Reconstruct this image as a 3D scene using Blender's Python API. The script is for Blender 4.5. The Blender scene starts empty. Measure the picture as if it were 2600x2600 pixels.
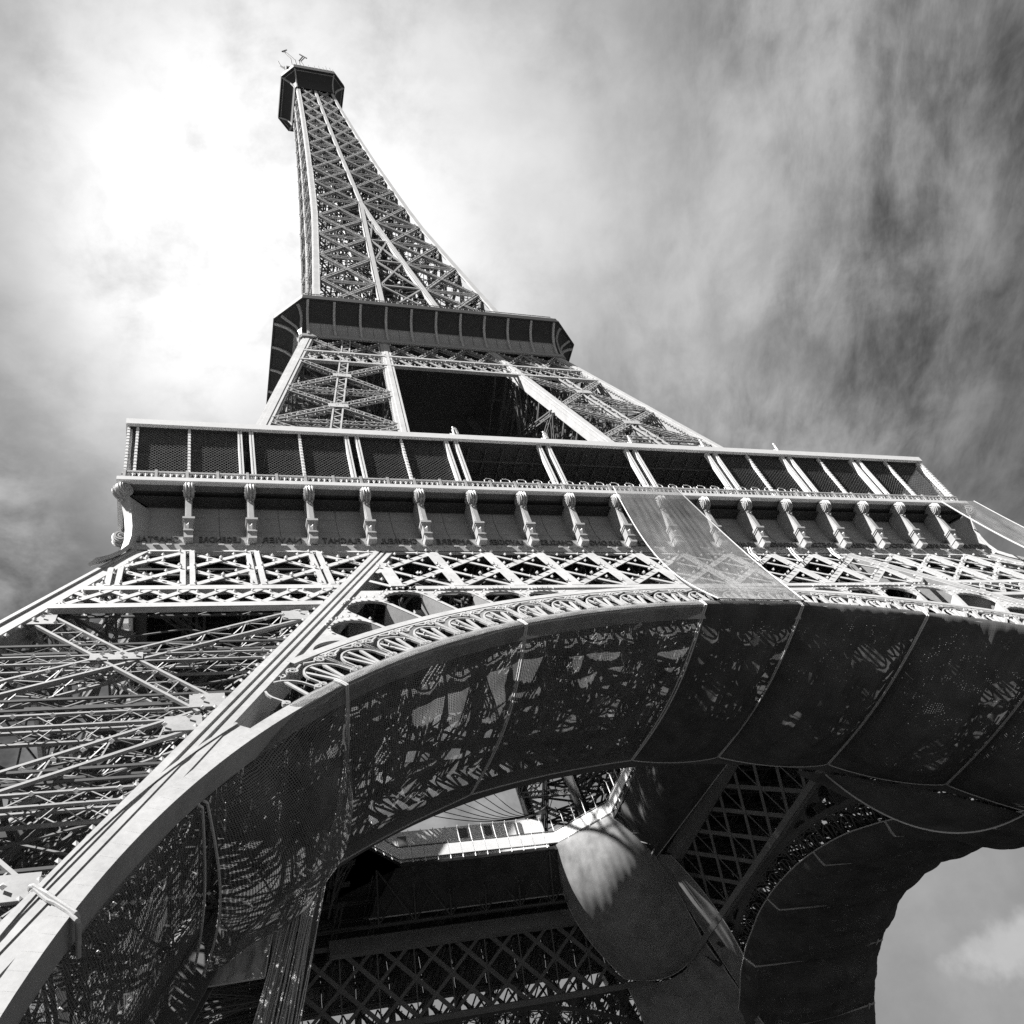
import bpy, bmesh, math, random
import numpy as np
from mathutils import Matrix, Vector, Euler

random.seed(7)
rng = np.random.default_rng(7)
C = bpy.context.scene
COL = C.collection
R = math.radians

# ------------------------------------------------------------------ camera
cam_d = bpy.data.cameras.new('camera')
cam = bpy.data.objects.new('camera', cam_d)
COL.objects.link(cam)
C.camera = cam
cam_d.sensor_width = 36.0
cam_d.lens = 36.0 * 2356.0 / 2600.0
cam_d.clip_start = 0.1
cam_d.clip_end = 6000.0
yaw, pit, rol = R(29.75), R(47.34), R(-21.63)
fwd = Vector((math.sin(yaw) * math.cos(pit), math.cos(yaw) * math.cos(pit), math.sin(pit)))
r0 = Vector((math.cos(yaw), -math.sin(yaw), 0.0))
u0 = r0.cross(fwd)
rt = r0 * math.cos(rol) + u0 * math.sin(rol)
up = rt.cross(fwd)
cam.matrix_world = Matrix(((rt.x, up.x, -fwd.x, -31.43), (rt.y, up.y, -fwd.y, -74.62),
                           (rt.z, up.z, -fwd.z, 5.36), (0, 0, 0, 1)))

# ------------------------------------------------------------------ exposure, sun, sky
EXPO = 1.75
K = 2 ** EXPO
C.view_settings.view_transform = 'Standard'
C.view_settings.look = 'None'
C.view_settings.exposure = EXPO
C.view_settings.gamma = 1.0
C.view_settings.use_curve_mapping = False
C.cycles.max_bounces = 6
C.cycles.diffuse_bounces = 3
C.cycles.glossy_bounces = 2
C.cycles.transparent_max_bounces = 24
C.cycles.use_denoising = False

SUN_DIR = Vector((-0.56, -0.215, 0.80)).normalized()
sun_el = math.asin(SUN_DIR.z)
sun_az = math.atan2(SUN_DIR.x, SUN_DIR.y)
sd = bpy.data.lights.new('sun', 'SUN')
sd.energy = 5.0
sd.angle = R(0.53)
sd.color = (1.0, 0.99, 0.975)
so = bpy.data.objects.new('sun', sd)
COL.objects.link(so)
so.rotation_euler = (-SUN_DIR).to_track_quat('-Z', 'Y').to_euler()
so.location = SUN_DIR * 600

w = bpy.data.worlds.new('World')
C.world = w
w.use_nodes = True
nt = w.node_tree
nt.nodes.clear()


class NG:
    """small helper that writes node graphs"""
    def __init__(s, t):
        s.t = t

    def n(s, typ, **kw):
        nd = s.t.nodes.new(typ)
        for k, v in kw.items():
            if k == 'inp':
                for i, val in v.items():
                    s.put(nd, i, val)
            else:
                setattr(nd, k, v)
        return nd

    def put(s, nd, i, val):
        if isinstance(val, bpy.types.NodeSocket):
            s.t.links.new(val, nd.inputs[i])
        else:
            nd.inputs[i].default_value = val

    def m(s, op, a, b=None, c=None, clamp=False):
        nd = s.n('ShaderNodeMath', operation=op, use_clamp=clamp)
        s.put(nd, 0, a)
        if b is not None:
            s.put(nd, 1, b)
        if c is not None:
            s.put(nd, 2, c)
        return nd.outputs[0]

    def ss(s, x, a, b, lo=0.0, hi=1.0):
        nd = s.n('ShaderNodeMapRange', interpolation_type='SMOOTHSTEP')
        for i, v in enumerate((x, a, b, lo, hi)):
            s.put(nd, i, v)
        return nd.outputs[0]

    def lin(s, x, a, b, lo=0.0, hi=1.0):
        nd = s.n('ShaderNodeMapRange')
        for i, v in enumerate((x, a, b, lo, hi)):
            s.put(nd, i, v)
        return nd.outputs[0]

    def noise(s, vec, scale, detail=5, rough=0.55, dist=0.0):
        nd = s.n('ShaderNodeTexNoise')
        s.put(nd, 'Vector', vec)
        nd.inputs['Scale'].default_value = scale
        nd.inputs['Detail'].default_value = detail
        nd.inputs['Roughness'].default_value = rough
        nd.inputs['Distortion'].default_value = dist
        return nd.outputs['Fac']

    def xyz(s, x, y, z=0.0):
        nd = s.n('ShaderNodeCombineXYZ')
        for i, v in enumerate((x, y, z)):
            s.put(nd, i, v)
        return nd.outputs[0]


g = NG(nt)
sky = g.n('ShaderNodeTexSky', sky_type='NISHITA')
sky.sun_disc = False
sky.sun_elevation = sun_el
sky.sun_rotation = sun_az
bw = g.n('ShaderNodeRGBToBW')
g.put(bw, 0, sky.outputs[0])
tc = g.n('ShaderNodeTexCoord')
sp = g.n('ShaderNodeSeparateXYZ')
g.put(sp, 0, tc.outputs['Generated'])
dz = g.m('MAXIMUM', sp.outputs[2], 0.06)
px = g.m('DIVIDE', sp.outputs[0], dz)
py = g.m('DIVIDE', sp.outputs[1], dz)
# cloud layer coordinates, a flat sheet high above the ground
pv = g.xyz(px, py)
ca, sa = math.cos(R(66)), math.sin(R(66))
al = g.m('ADD', g.m('MULTIPLY', px, ca), g.m('MULTIPLY', py, sa))
ac = g.m('SUBTRACT', g.m('MULTIPLY', px, sa), g.m('MULTIPLY', py, ca))
stv = g.xyz(g.m('MULTIPLY', al, 0.62), g.m('MULTIPLY', ac, 1.35), 3.1)
n_st = g.noise(stv, 2.5, 9, 0.60, 0.3)
n_st2 = g.noise(stv, 11.0, 7, 0.66, 0.3)
n_big = g.noise(g.xyz(px, py, 1.7), 2.6, 7, 0.58, 0.25)
n_mid = g.noise(g.xyz(px, py, 9.2), 5.2, 8, 0.60, 0.3)
n_fine = g.noise(g.xyz(px, py, 5.3), 13.0, 8, 0.62, 0.2)
# a sunlit bank of cloud beside a thinner, streaky veil
gx = g.m('SUBTRACT', px, 0.03)
gx = g.m('ADD', g.m('MULTIPLY', g.m('MAXIMUM', gx, 0.0), 0.72), g.m('MULTIPLY', g.m('MINIMUM', gx, 0.0), 1.5))
gy = g.m('SUBTRACT', py, 0.43)
rr = g.m('SQRT', g.m('ADD', g.m('MULTIPLY', gx, gx), g.m('MULTIPLY', gy, gy)))
rr = g.m('ADD', rr, g.m('MULTIPLY', g.m('SUBTRACT', n_big, 0.5), 0.60))
rr = g.m('ADD', rr, g.m('MULTIPLY', g.m('SUBTRACT', n_mid, 0.5), 0.42))
rr = g.m('ADD', rr, g.m('MULTIPLY', g.m('SUBTRACT', n_fine, 0.5), 0.16))
glow = g.ss(rr, 0.13, 0.53, 1.0, 0.0)
mix_s = g.ss(px, 0.25, 0.60)
blob = g.m('ADD', g.m('MULTIPLY', n_big, 0.40), g.m('ADD', g.m('MULTIPLY', n_mid, 0.38), g.m('MULTIPLY', n_fine, 0.22)))
strk = g.m('ADD', g.m('MULTIPLY', n_st, 0.50), g.m('ADD', g.m('MULTIPLY', n_st2, 0.20), g.m('MULTIPLY', n_mid, 0.30)))
cl = g.m('ADD', g.m('MULTIPLY', blob, g.m('SUBTRACT', 1.0, mix_s)), g.m('MULTIPLY', strk, mix_s))
cover = g.ss(cl, 0.36, 0.66)
low = g.ss(sp.outputs[2], 0.35, 0.60)                       # lower down the sky is clearer and paler
thin = g.ss(g.m('SUBTRACT', px, g.m('MULTIPLY', py, 0.35)), 0.66, 1.10, 1.0, 0.42)   # the veil thins out to one side
body = g.m('MULTIPLY', g.m('ADD', g.m('MULTIPLY', cover, 0.47), 0.065), thin)
n_low = g.noise(tc.outputs['Generated'], 7.0, 8, 0.58, 0.1)
n_low2 = g.noise(tc.outputs['Generated'], 26.0, 7, 0.55, 0.1)
cdx = g.m('SUBTRACT', sp.outputs[0], 0.692)
cdy = g.m('MULTIPLY', g.m('SUBTRACT', sp.outputs[2], 0.250), 1.5)
cd = g.m('SQRT', g.m('ADD', g.m('MULTIPLY', cdx, cdx), g.m('MULTIPLY', cdy, cdy)))
puff = g.ss(g.m('ADD', cd, g.m('MULTIPLY', g.m('SUBTRACT', n_low2, 0.5), 0.075)), 0.010, 0.042, 1.0, 0.0)
soft = g.ss(n_low, 0.40, 0.75)
pale = g.m('ADD', g.m('ADD', 0.29, g.m('MULTIPLY', soft, 0.10)), g.m('MULTIPLY', puff, 0.20))
body = g.m('ADD', g.m('MULTIPLY', body, low), g.m('MULTIPLY', pale, g.m('SUBTRACT', 1.0, low)))
bank = g.m('ADD', 0.44, g.m('MULTIPLY', g.ss(g.m('SUBTRACT', blob, g.m('MULTIPLY', rr, 0.20)), 0.30, 0.58), 0.86))
disp = g.m('ADD', g.m('MULTIPLY', body, g.m('SUBTRACT', 1.0, glow)), g.m('MULTIPLY', bank, glow))
tot = g.m('ADD', g.m('MULTIPLY', bw.outputs[0], 0.035 / 0.1 * 0.05), g.m('DIVIDE', disp, K * 0.1))
bg = g.n('ShaderNodeBackground')
cmb = g.n('ShaderNodeCombineColor')
for i in range(3):
    g.put(cmb, i, tot)
g.put(bg, 0, cmb.outputs[0])
bg.inputs[1].default_value = 0.1
wo = g.n('ShaderNodeOutputWorld')
g.put(wo, 0, bg.outputs[0])


# ------------------------------------------------------------------ materials
def mat(name, val, rough=0.6, var=0.12, scale=0.7, metal=0.0, bump=0.0, tone=False):
    m = bpy.data.materials.new(name)
    m.use_nodes = True
    t = m.node_tree
    b = t.nodes['Principled BSDF']
    q = NG(t)
    geo = q.n('ShaderNodeNewGeometry')
    nz = q.noise(geo.outputs['Position'], scale, 6, 0.62)
    nz2 = q.noise(geo.outputs['Position'], scale * 9, 4, 0.6)
    f = q.m('ADD', q.m('MULTIPLY', nz, 0.6), q.m('MULTIPLY', nz2, 0.4))
    v = q.lin(f, 0.3, 0.7, val * (1 - var), val * (1 + var))
    if tone:                                  # lower down: real graded paint plus lens falloff, both in the colour
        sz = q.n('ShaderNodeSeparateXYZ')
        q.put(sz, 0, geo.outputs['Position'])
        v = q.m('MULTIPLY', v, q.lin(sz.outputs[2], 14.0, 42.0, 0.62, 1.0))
    cc = q.n('ShaderNodeCombineColor')
    for i in range(3):
        q.put(cc, i, v)
    q.put(b, 'Base Color', cc.outputs[0])
    b.inputs['Roughness'].default_value = rough
    b.inputs['Metallic'].default_value = metal
    if bump:
        bp = q.n('ShaderNodeBump')
        bp.inputs['Strength'].default_value = bump
        bp.inputs['Distance'].default_value = 0.02
        q.put(bp, 'Height', nz2)
        q.put(b, 'Normal', bp.outputs[0])
    return m


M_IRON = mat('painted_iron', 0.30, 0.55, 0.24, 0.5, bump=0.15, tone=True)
M_LAT = mat('shaded_lattice_iron', 0.145, 0.6, 0.25, 0.8)  # darker copy of the iron; shaded girder sides put into the colour
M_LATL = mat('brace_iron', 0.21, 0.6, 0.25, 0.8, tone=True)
M_LATU = mat('upper_brace_iron', 0.25, 0.6, 0.2, 0.8)
M_BEAMU = mat('upper_beam_iron', 0.35, 0.55, 0.2, 0.6)
M_SOFFIT_SHADE = mat('shaded_soffit', 0.115, 0.8, 0.25, 0.9)  # paint darkened to stand in for the ledge's shade
M_IRON2 = mat('shaded_iron', 0.065, 0.65, 0.2, 0.6)  # darker copy of the iron; interior shade put into the colour
M_COVE = mat('cove_paint', 0.27, 0.6, 0.14, 0.9)
M_COVE2 = mat('console_paint', 0.30, 0.5, 0.2, 1.5)
M_DARK = mat('dark_deck_and_shade', 0.03, 0.8, 0.3, 0.8)  # plank colour that also stands in for shade under the second platform
M_ROOF = mat('pale_fascia_paint', 0.58, 0.5, 0.08, 0.4)
M_WHITE = mat('white_panel', 0.8, 0.6, 0.1, 1.0)
M_LAMP = mat('lamp_glass', 0.6, 0.35, 0.1, 3.0)
M_ROPE = mat('rope_fibre', 0.27, 0.9, 0.2, 6.0, bump=0.4)
M_DROPE = mat('seam_cord', 0.42, 0.9, 0.2, 6.0)
M_WIRE = mat('wire_steel', 0.12, 0.5, 0.2, 4.0)
M_LETTER = mat('letter_paint', 0.07, 0.5, 0.1, 2.0)
M_WALLDK = mat('dark_glazing', 0.015, 0.4, 0.2, 1.0)
M_BLACK = mat('black_cable', 0.02, 0.7, 0.2, 2.0)
M_GROUND = mat('gravel_ground', 0.035, 0.95, 0.3, 0.3)
M_TOPDK = mat('top_gallery_plate', 0.02, 0.7, 0.3, 0.8)


def net_mat(name, val, cell, cover, var=0.3, trans=0.25):
    """woven netting: strands with real gaps between them"""
    m = bpy.data.materials.new(name)
    m.use_nodes = True
    t = m.node_tree
    t.nodes.clear()
    q = NG(t)
    uv = q.n('ShaderNodeUVMap')
    s2 = q.n('ShaderNodeSeparateXYZ')
    nzv = q.n('ShaderNodeTexNoise')
    q.put(nzv, 'Vector', uv.outputs[0])
    nzv.inputs['Scale'].default_value = 0.6
    nzv.inputs['Detail'].default_value = 4
    wob = q.m('MULTIPLY', q.m('SUBTRACT', nzv.outputs['Fac'], 0.5), 0.35)
    q.put(s2, 0, uv.outputs[0])
    fu = q.m('FRACT', q.m('DIVIDE', q.m('ADD', s2.outputs[0], wob), cell))
    fv = q.m('FRACT', q.m('DIVIDE', q.m('ADD', s2.outputs[1], wob), cell))
    c1 = 1 - math.sqrt(1 - cover)
    dens = q.noise(uv.outputs[0], 0.35, 4, 0.6)
    cc1 = q.lin(dens, 0.3, 0.7, c1 * (1 - var), min(0.98, c1 * (1 + var)))
    a = q.m('MAXIMUM', q.m('LESS_THAN', fu, cc1), q.m('LESS_THAN', fv, cc1))
    geo = q.n('ShaderNodeNewGeometry')
    nz = q.noise(geo.outputs['Position'], 0.5, 6, 0.65)
    v = q.lin(nz, 0.3, 0.7, val * 0.7, val * 1.3)
    col = q.n('ShaderNodeCombineColor')
    for i in range(3):
        q.put(col, i, v)
    d = q.n('ShaderNodeBsdfDiffuse')
    q.put(d, 0, col.outputs[0])
    tl = q.n('ShaderNodeBsdfTranslucent')
    q.put(tl, 0, col.outputs[0])
    mx = q.n('ShaderNodeMixShader')
    mx.inputs[0].default_value = trans
    q.put(mx, 1, d.outputs[0])
    q.put(mx, 2, tl.outputs[0])
    tp = q.n('ShaderNodeBsdfTransparent')
    mo = q.n('ShaderNodeMixShader')
    q.put(mo, 0, a)
    q.put(mo, 1, tp.outputs[0])
    q.put(mo, 2, mx.outputs[0])
    o = q.n('ShaderNodeOutputMaterial')
    q.put(o, 0, mo.outputs[0])
    return m


M_NET = net_mat('open_netting', 0.17, 0.11, 0.52, 0.25)
M_NETD = net_mat('dense_netting', 0.085, 0.16, 0.94, 0.05)
M_NETT = net_mat('thin_netting', 0.15, 0.13, 0.40, 0.45)
M_NETO = net_mat('close_netting', 0.10, 0.16, 0.992, 0.005)
M_NETL = net_mat('light_netting', 0.27, 0.12, 0.52, 0.12, 0.3)
M_NETP = net_mat('pale_cloth', 0.34, 0.12, 0.9995, 0.05, 0.5)


# ------------------------------------------------------------------ mesh builder
class MB:
    def __init__(s):
        s.b = []          # bars: p, q, w, h, up
        s.V, s.F, s.UV = [], [], []

    def bar(s, p, q, w, h=None, up=(0, 0, 1)):
        s.b.append((*p, *q, w, w if h is None else h, *up))

    def box(s, c, sx, sy, sz):
        s.bar((c[0] - sx / 2, c[1], c[2]), (c[0] + sx / 2, c[1], c[2]), sy, sz, (0, 0, 1))

    def bx(s, x0, x1, y0, y1, z0, z1):
        s.box(((x0 + x1) / 2, (y0 + y1) / 2, (z0 + z1) / 2), x1 - x0, y1 - y0, z1 - z0)

    def poly(s, pts):
        k = len(s.V)
        s.V.extend(pts)
        s.F.append(tuple(range(k, k + len(pts))))

    def prism(s, pts, vec):
        """closed outline pts pushed along vec (convex or mildly concave)"""
        k, n = len(s.V), len(pts)
        s.V.extend(pts)
        s.V.extend([(p[0] + vec[0], p[1] + vec[1], p[2] + vec[2]) for p in pts])
        s.F.append(tuple(range(k, k + n)))
        s.F.append(tuple(range(k + 2 * n - 1, k + n - 1, -1)))
        for i in range(n):
            j = (i + 1) % n
            s.F.append((k + i, k + n + i, k + n + j, k + j))

    def grid(s, P):
        """P: list of rows of points"""
        k, nr, nc = len(s.V), len(P), len(P[0])
        for r_ in P:
            s.V.extend([tuple(p) for p in r_])
        for i in range(nr - 1):
            for j in range(nc - 1):
                a = k + i * nc + j
                s.F.append((a, a + 1, a + nc + 1, a + nc))

    def tube(s, pts, r, n=6):
        """round bar through points"""
        pts = [Vector(p) for p in pts]
        k = len(s.V)
        for i, p in enumerate(pts):
            d = (pts[min(i + 1, len(pts) - 1)] - pts[max(i - 1, 0)]).normalized()
            a = Vector((0, 0, 1)) if abs(d.z) < 0.9 else Vector((1, 0, 0))
            e1 = d.cross(a).normalized()
            e2 = d.cross(e1)
            rr_ = r[i] if isinstance(r, (list, tuple)) else r
            for t in range(n):
                an = 2 * math.pi * t / n
                s.V.append(tuple(p + e1 * (rr_ * math.cos(an)) + e2 * (rr_ * math.sin(an))))
        for i in range(len(pts) - 1):
            for t in range(n):
                a0 = k + i * n + t
                a1 = k + i * n + (t + 1) % n
                s.F.append((a0, a1, a1 + n, a0 + n))
        s.F.append(tuple(range(k + n - 1, k - 1, -1)))
        e = k + (len(pts) - 1) * n
        s.F.append(tuple(range(e, e + n)))

    def knob(s, p, r):
        k = len(s.V)
        x, y, z = p
        s.V.extend([(x + r, y, z), (x - r, y, z), (x, y + r, z), (x, y - r, z), (x, y, z + r), (x, y, z - r)])
        for a in (0, 1):
            for b in (2, 3):
                for c in (4, 5):
                    f = (k + a, k + b, k + c)
                    s.F.append(f if (a + b + c) % 2 == 0 else f[::-1])

    def truss(s, p, q, w, d, n, up, ch=0.12, lace=0.07, four=True):
        """lattice girder from p to q: four chords, laced on its sides"""
        p, q = Vector(p), Vector(q)
        ax = (q - p).normalized()
        upv = Vector(up)
        e1 = ax.cross(upv).normalized()          # across, in the face
        e2 = e1.cross(ax).normalized()           # along up
        cs = []
        for a in (-1, 1):
            for b in (-1, 1):
                o = e1 * (a * w / 2) + e2 * (b * d / 2)
                cs.append(o)
                s.bar(p + o, q + o, ch, ch, up)
        fp = [(0, 2), (1, 3)] + ([(0, 1), (2, 3)] if four else [])
        for (a, b) in fp:
            for i in range(n):
                t0, t1 = i / n, (i + 1) / n
                x, y = (a, b) if i % 2 == 0 else (b, a)
                s.bar(p.lerp(q, t0) + cs[x], p.lerp(q, t1) + cs[y], lace, lace * 0.5, up)

    def mesh(s, name):
        V, F = [], []
        base = 0
        me = bpy.data.meshes.new(name)
        vs = np.zeros((0, 3))
        loops = np.zeros(0, int)
        tot = []
        if s.b:
            B = np.array(s.b, float)
            P, Q, wd, ht, U = B[:, 0:3], B[:, 3:6], B[:, 6], B[:, 7], B[:, 8:11]
            ax = Q - P
            L = np.linalg.norm(ax, axis=1, keepdims=True)
            L[L == 0] = 1
            ax = ax / L
            e1 = np.cross(ax, U)
            l1 = np.linalg.norm(e1, axis=1, keepdims=True)
            bad = l1[:, 0] < 1e-4
            if bad.any():
                e1[bad] = np.cross(ax[bad], np.array([0.6, 0.75, 0.3]))
                l1 = np.linalg.norm(e1, axis=1, keepdims=True)
            e1 /= l1
            e2 = np.cross(e1, ax)
            a = e1 * wd[:, None] / 2
            b = e2 * ht[:, None] / 2
            pts = np.stack([P - a - b, P + a - b, P + a + b, P - a + b, Q - a - b, Q + a - b, Q + a + b, Q - a + b], 1)
            vs = pts.reshape(-1, 3)
            fb = np.array([[0, 3, 2, 1], [4, 5, 6, 7], [0, 1, 5, 4], [1, 2, 6, 5], [2, 3, 7, 6], [3, 0, 4, 7]])[:, ::-1]
            n = len(B)
            fc = (np.arange(n)[:, None, None] * 8 + fb[None]).reshape(-1)
            loops = fc
            tot = [4] * (6 * n)
            base = 8 * n
        if s.V:
            vs = np.concatenate([vs, np.array(s.V, float)])
            ex = []
            for f in s.F:
                ex.extend([i + base for i in f])
                tot.append(len(f))
            loops = np.concatenate([loops, np.array(ex, int)])
        tot = np.array(tot, int)
        me.vertices.add(len(vs))
        me.vertices.foreach_set('co', vs.reshape(-1))
        me.loops.add(len(loops))
        me.loops.foreach_set('vertex_index', loops.astype(np.int32))
        me.polygons.add(len(tot))
        st = np.concatenate([[0], np.cumsum(tot)[:-1]])
        me.polygons.foreach_set('loop_start', st.astype(np.int32))
        me.polygons.foreach_set('use_smooth', np.zeros(len(tot), bool))
        me.update(calc_edges=True)
        me.validate()
        return me

    def build(s, name, material, parent=None, M=None, kind=None):
        me = s.mesh(name)
        me.materials.append(material)
        o = bpy.data.objects.new(name, me)
        COL.objects.link(o)
        if parent is not None:
            o.parent = parent
        if M is not None:
            o.matrix_basis = M
        if kind:
            o['kind'] = kind
        return o


def dup(o, parent, M, name=None):
    """copy of one part sharing its mesh; M is the new local matrix"""
    c = o.copy()
    COL.objects.link(c)
    c.parent = parent
    c.matrix_basis = M
    return c


def dup_tree(o, parent, M):
    c = dup(o, parent, M)
    for ch in [x for x in COL.objects if x.parent is o]:
        dup(ch, c, ch.matrix_basis.copy())
    return c


def thing(name, label, cat, loc=(0, 0, 0), group=None):
    o = bpy.data.objects.new(name, None)
    COL.objects.link(o)
    o.location = loc
    o['label'] = label
    o['category'] = cat
    if group:
        o['group'] = group
    return o


def part_empty(name, parent, M=None):
    o = bpy.data.objects.new(name, None)
    o.empty_display_size = 0.1
    COL.objects.link(o)
    o.parent = parent
    if M is not None:
        o.matrix_basis = M
    return o


def RZ(k):
    return Matrix.Rotation(k * math.pi / 2, 4, 'Z')


# ------------------------------------------------------------------ tower profile
SL = 0.4673
CF = math.sqrt(1 + SL * SL)               # slope length per metre of height


def W(z):                                  # half width of the leaning outer faces below the first floor
    return 58.235 - SL * z


def BI(z):                                 # inner edge line of a leg
    return 18.7 + 0.52 * (51.1 - z)


def W2(z):
    return 28.15 - 0.2393 * (z - 66)


def I2(z):
    return 12.2 - 0.122 * (z - 66) - 0.1


UZ = [111, 120, 131.5, 151, 174, 193.5, 210, 233, 257, 270, 290]
UW = [16.0, 15.05, 13.85, 11.95, 9.8, 8.6, 7.55, 6.3, 5.2, 4.75, 4.4]


def WU(z):
    return float(np.interp(z, UZ, UW))


MF = Matrix(((1, 0, 0, 0), (0, SL / CF, -1 / CF, -58.235), (0, 1 / CF, SL / CF, 0), (0, 0, 0, 1)))
# local (x, s, n): s = height along the leaning face, n = outward
S2 = 0.2393
CF2 = math.sqrt(1 + S2 * S2)
MF2 = Matrix(((1, 0, 0, 0), (0, S2 / CF2, -1 / CF2, -(28.15 + S2 * 66)), (0, 1 / CF2, S2 / CF2, 0), (0, 0, 0, 1)))
NUP = (0, 0, 1)

tower = thing('lattice_tower', 'tall riveted iron lattice tower with four arched legs and stacked viewing platforms', 'tower')

GZ = 3.7                                   # ground level
ASC, RO, RI = 8.78, 39.92, 36.35           # arch centre and radii on the leaning face


def S(z):
    return z * CF


def apt(r, a, n=0.0):
    return (r * math.sin(a), ASC + r * math.cos(a), n)


# ================================================================== lower stage, one face
side = part_empty('arched_face', tower, MF)
lamps = MB()


def lamp_row(p, q, step, off=(0, 0, 0.2), r=0.13):
    p, q = Vector(p), Vector(q)
    n = max(1, int((q - p).length / step))
    for i in range(n):
        t = (i + 0.5) / n
        c = p.lerp(q, t)
        lamps.knob((c.x + off[0], c.y + off[1], c.z + off[2]), r)


# inner edge beams: three raised strips on a recessed web
for sg in (-1, 1):
    b = MB()
    A = (sg * BI(51.3), S(51.3))
    B = (sg * BI(GZ), S(GZ))
    d = Vector((B[0] - A[0], B[1] - A[1])).normalized()
    nn = Vector((-d.y, d.x))
    if nn.x * sg < 0:
        nn = -nn                            # towards the outer side

    def off(P, o, n):
        return (P[0] + nn.x * o, P[1] + nn.y * o, n)
    b.bar(off(A, 0, -0.5), off(B, 0, -0.5), 1.14, 0.25, NUP)
    for o_, w_ in ((0.42, 0.33), (0.0, 0.20), (-0.42, 0.31)):
        b.bar(off(A, o_, -0.16), off(B, o_, -0.16), w_, 0.44, NUP)
    b.bar(off(A, 0.53, -0.9), off(B, 0.53, -0.9), 0.12, 1.1, NUP)
    b.bar(off(A, -0.53, -0.9), off(B, -0.53, -0.9), 0.12, 1.1, NUP)
    b.build('edge_beam', M_IRON, side)
    lamp_row(off(A, 0.8, -0.1), off(B, 0.8, -0.1), 0.9, (0, 0, 0), 0.11)
# outer edge beams along the arris
for sg in (-1, 1):
    b = MB()
    A = (sg * (W(51.3) - 0.55), S(51.3))
    B = (sg * (W(GZ) - 0.55), S(GZ))
    b.bar((A[0], A[1], -0.1), (B[0], B[1], -0.1), 1.0, 0.22, NUP)
    b.bar((A[0] - sg * 0.36, A[1], -0.75), (B[0] - sg * 0.36, B[1], -0.75), 0.12, 1.2, NUP)
    b.bar((A[0] + sg * 0.3, A[1], 0.06), (B[0] + sg * 0.3, B[1], 0.06), 0.22, 0.12, NUP)
    b.build('corner_beam', M_IRON, side)
    lamp_row((A[0] - sg * 0.8, A[1], 0), (B[0] - sg * 0.8, B[1], 0), 1.1, (0, 0, 0))

# belt girder across each leg: two rows of crossed bars between chords
ZT, ZM, ZM2, ZB, ZB2 = 51.1, 44.95, 44.35, 42.45, 41.75


def xout(z):
    return W(z) - 1.0


def xin(z):
    return BI(z) + 0.6


def clipbar(mb, p, q, w_, h_, n_, sg):
    """bar on the leg face clipped between the two edge beams"""
    pts = []
    N = 24
    ins = []
    for i in range(N + 1):
        t = i / N
        x = p[0] + (q[0] - p[0]) * t
        s_ = p[1] + (q[1] - p[1]) * t
        z = s_ / CF
        ins.append(xin(z) <= abs(x) <= xout(z))
    ok = [i for i, v in enumerate(ins) if v]
    if len(ok) < 3:
        return None
    t0, t1 = ok[0] / N, ok[-1] / N
    P = (p[0] + (q[0] - p[0]) * t0, p[1] + (q[1] - p[1]) * t0, n_)
    Q = (p[0] + (q[0] - p[0]) * t1, p[1] + (q[1] - p[1]) * t1, n_)
    mb.bar(P, Q, w_, h_, NUP)
    return P, Q


MOD = 3.86
for sg in (-1, 1):
    for zc, th in (((ZM + ZM2) / 2, ZM - ZM2), ((ZB + ZB2) / 2, 0.55), (51.25, 0.5)):
        b = MB()
        b.bar((sg * xin(zc), S(zc), 0), (sg * xout(zc), S(zc), 0), th * CF, 0.12, NUP)
        b.bar((sg * xin(zc), S(zc) - th * CF / 2, -0.12), (sg * xout(zc), S(zc) - th * CF / 2, -0.12), 0.1, 0.26, NUP)
        b.build('belt_chord', M_IRON, side)
    posts = [sg * (19.4 + MOD * k) for k in range(0, 6)]
    for x in posts[1:]:
        z0, z1 = ZM, ZT
        if abs(x) > xout(z1):
            z1 = (58.235 - 1.0 - abs(x)) / SL
        if z1 - z0 < 0.8:
            continue
        b = MB()
        for o_ in (-0.26, 0.26):
            b.bar((x + o_, S(z0), -0.01), (x + o_, S(z1), -0.01), 0.30, 0.18, NUP)
        b.bar((x, S(z0), -0.32), (x, S(z1), -0.32), 0.8, 0.08, NUP)
        b.build('belt_post', M_IRON, side)
    zmid = (ZT + ZM) / 2
    for k in range(5):
        xa, xb = posts[k], sg * (19.4 + MOD * (k + 1))
        for (za, zb_) in ((ZT, zmid), (zmid, ZM)):
            for p, q in (((xa, S(za)), (xb, S(zb_))), ((xa, S(zb_)), (xb, S(za)))):
                b = MB()
                rs = clipbar(b, p, q, 0.42, 0.07, -0.03 if p[1] > q[1] else -0.11, sg)
                if rs:
                    b.build('belt_brace', M_IRON, side)
                    lamp_row(rs[0], rs[1], 1.0)
    for k in range(-1, 12):
        xa, xb = sg * (19.4 + MOD / 2 * k), sg * (19.4 + MOD / 2 * (k + 1))
        for p, q in (((xa, S(ZM2)), (xb, S(ZB))), ((xa, S(ZB)), (xb, S(ZM2)))):
            b = MB()
            rs = clipbar(b, p, q, 0.36, 0.05, 0.02 if p[1] > q[1] else -0.02, sg)
            if rs:
                b.build('belt_brace', M_IRON, side)
                lamp_row(rs[0], rs[1], 1.1, (0, 0.15, 0.1), 0.09)

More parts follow.
